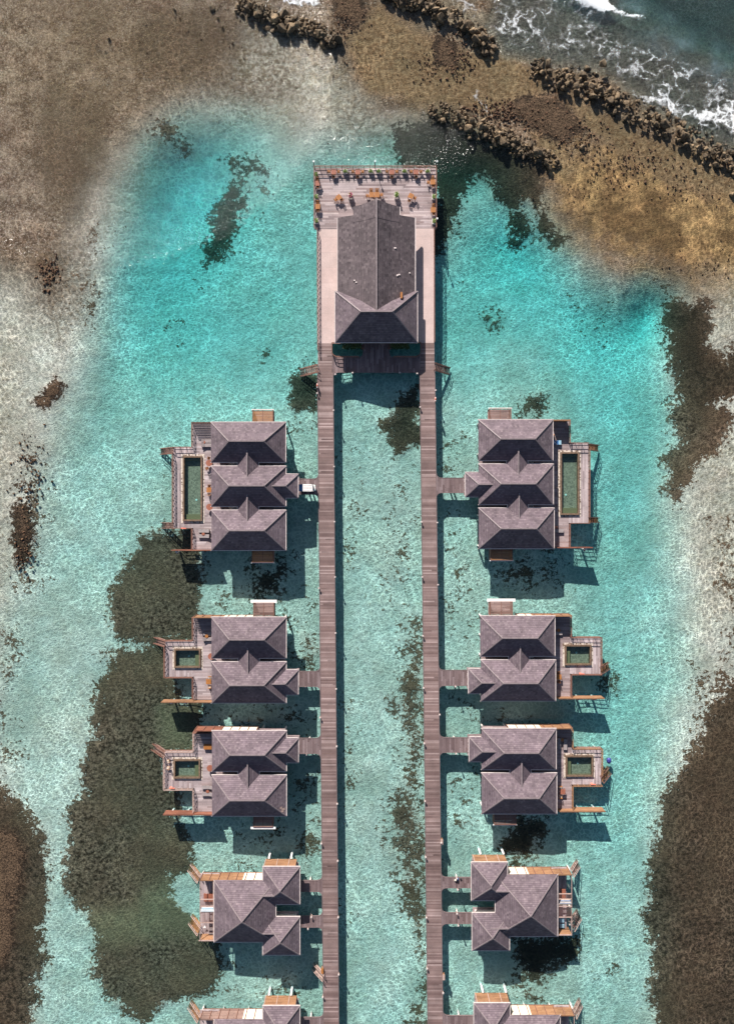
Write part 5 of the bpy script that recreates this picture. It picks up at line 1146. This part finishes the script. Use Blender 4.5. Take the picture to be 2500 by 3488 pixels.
# scattered rubble on the reef flat
small = MB(); cl = [((1555,190),60,70,260,.2,.55), ((1800,400),110,50,330,.2,.6), ((1960,470),90,60,260,.15,.5), ((1700,375),70,35,140,.2,.6), ((2080,560),90,60,160,.15,.45), ((1450,220),60,60,120,.15,.4), ((1190,60),55,50,200,.2,.5), ((2350,640),130,60,120,.15,.5), ((2200,560),90,60,120,.15,.5), ((700,120),240,130,140,.12,.4), ((170,930),40,50,90,.3,.7), ((100,1650),45,160,160,.2,.55), ((80,1880),30,60,70,.25,.6), ((1150,210),120,60,60,.15,.4), ((2420,900),120,60,80,.15,.4), ((1610,380),60,30,80,.25,.6), ((500,300),300,200,160,.10,.3), ((2000,640),160,60,140,.12,.35)]
for (c, sx, sy, n, a, b) in cl:
    for k in range(n): px, py = rr.gauss(c[0], sx*.62), rr.gauss(c[1], sy*.62); raw_add(small, X(px,0), Y(py,0), rr.uniform(-.3,.02), rr.uniform(a, b)*1.2, SM[k % 3])
o = small.build('rubble', 'rock_red'); o['kind'] = 'stuff'; o['label'] = 'brown rubble stones scattered over the shallow reef flat'
for px, py, s, lab in ((722,28,1.5,'large pale boulder alone on the flat left of the top breakwater'), (806,38,1.1,'dark boulder just west of the top breakwater, first of three in line'), (826,50,1.0,'dark boulder just west of the top breakwater, second of three in line'), (848,52,.9,'dark boulder just west of the top breakwater, third of three in line'),
    (594,33,.8,'small dark boulder alone far left of the top breakwater'), (372,130,.8,'small dark boulder on the brown reef flat, leftmost of the lone ones'), (758,90,.7,'small round boulder below left of the large pale boulder'), (792,143,.7,'small boulder with a clear shadow below the top breakwater west end'), (743,60,.6,'very small boulder beside the large pale boulder'),
    (2055,215,1.9,'tallest light brown boulder standing proud at the north edge of the outer breakwater'), (1982,500,1.3,'lone dark boulder southeast of the inner breakwater'), (1838,520,1.0,'round boulder lying in the sandy pass south of the outer breakwater'), (2365,575,.9,'dark boulder in the golden shallows below the outer breakwater'), (2490,660,1.3,'dark boulder at the right edge of the picture below the outer breakwater'),
    (1600,470,1.1,'greenish boulder in dark water below the inner breakwater'), (1678,135,1.6,'dark boulder at the wet east end of the breakwater beside the gap')):
    ob = bpy.data.objects.new('boulder', BM[rr.randrange(14)]); C.objects.link(ob); z = .1 if py != 215 else 1.3; ob.location = (X(px, z), Y(py, z), z); ob.rotation_euler = rot3(); ob.scale = (s*1.05, s*.9, s*.8); tag(ob, lab, 'boulder')
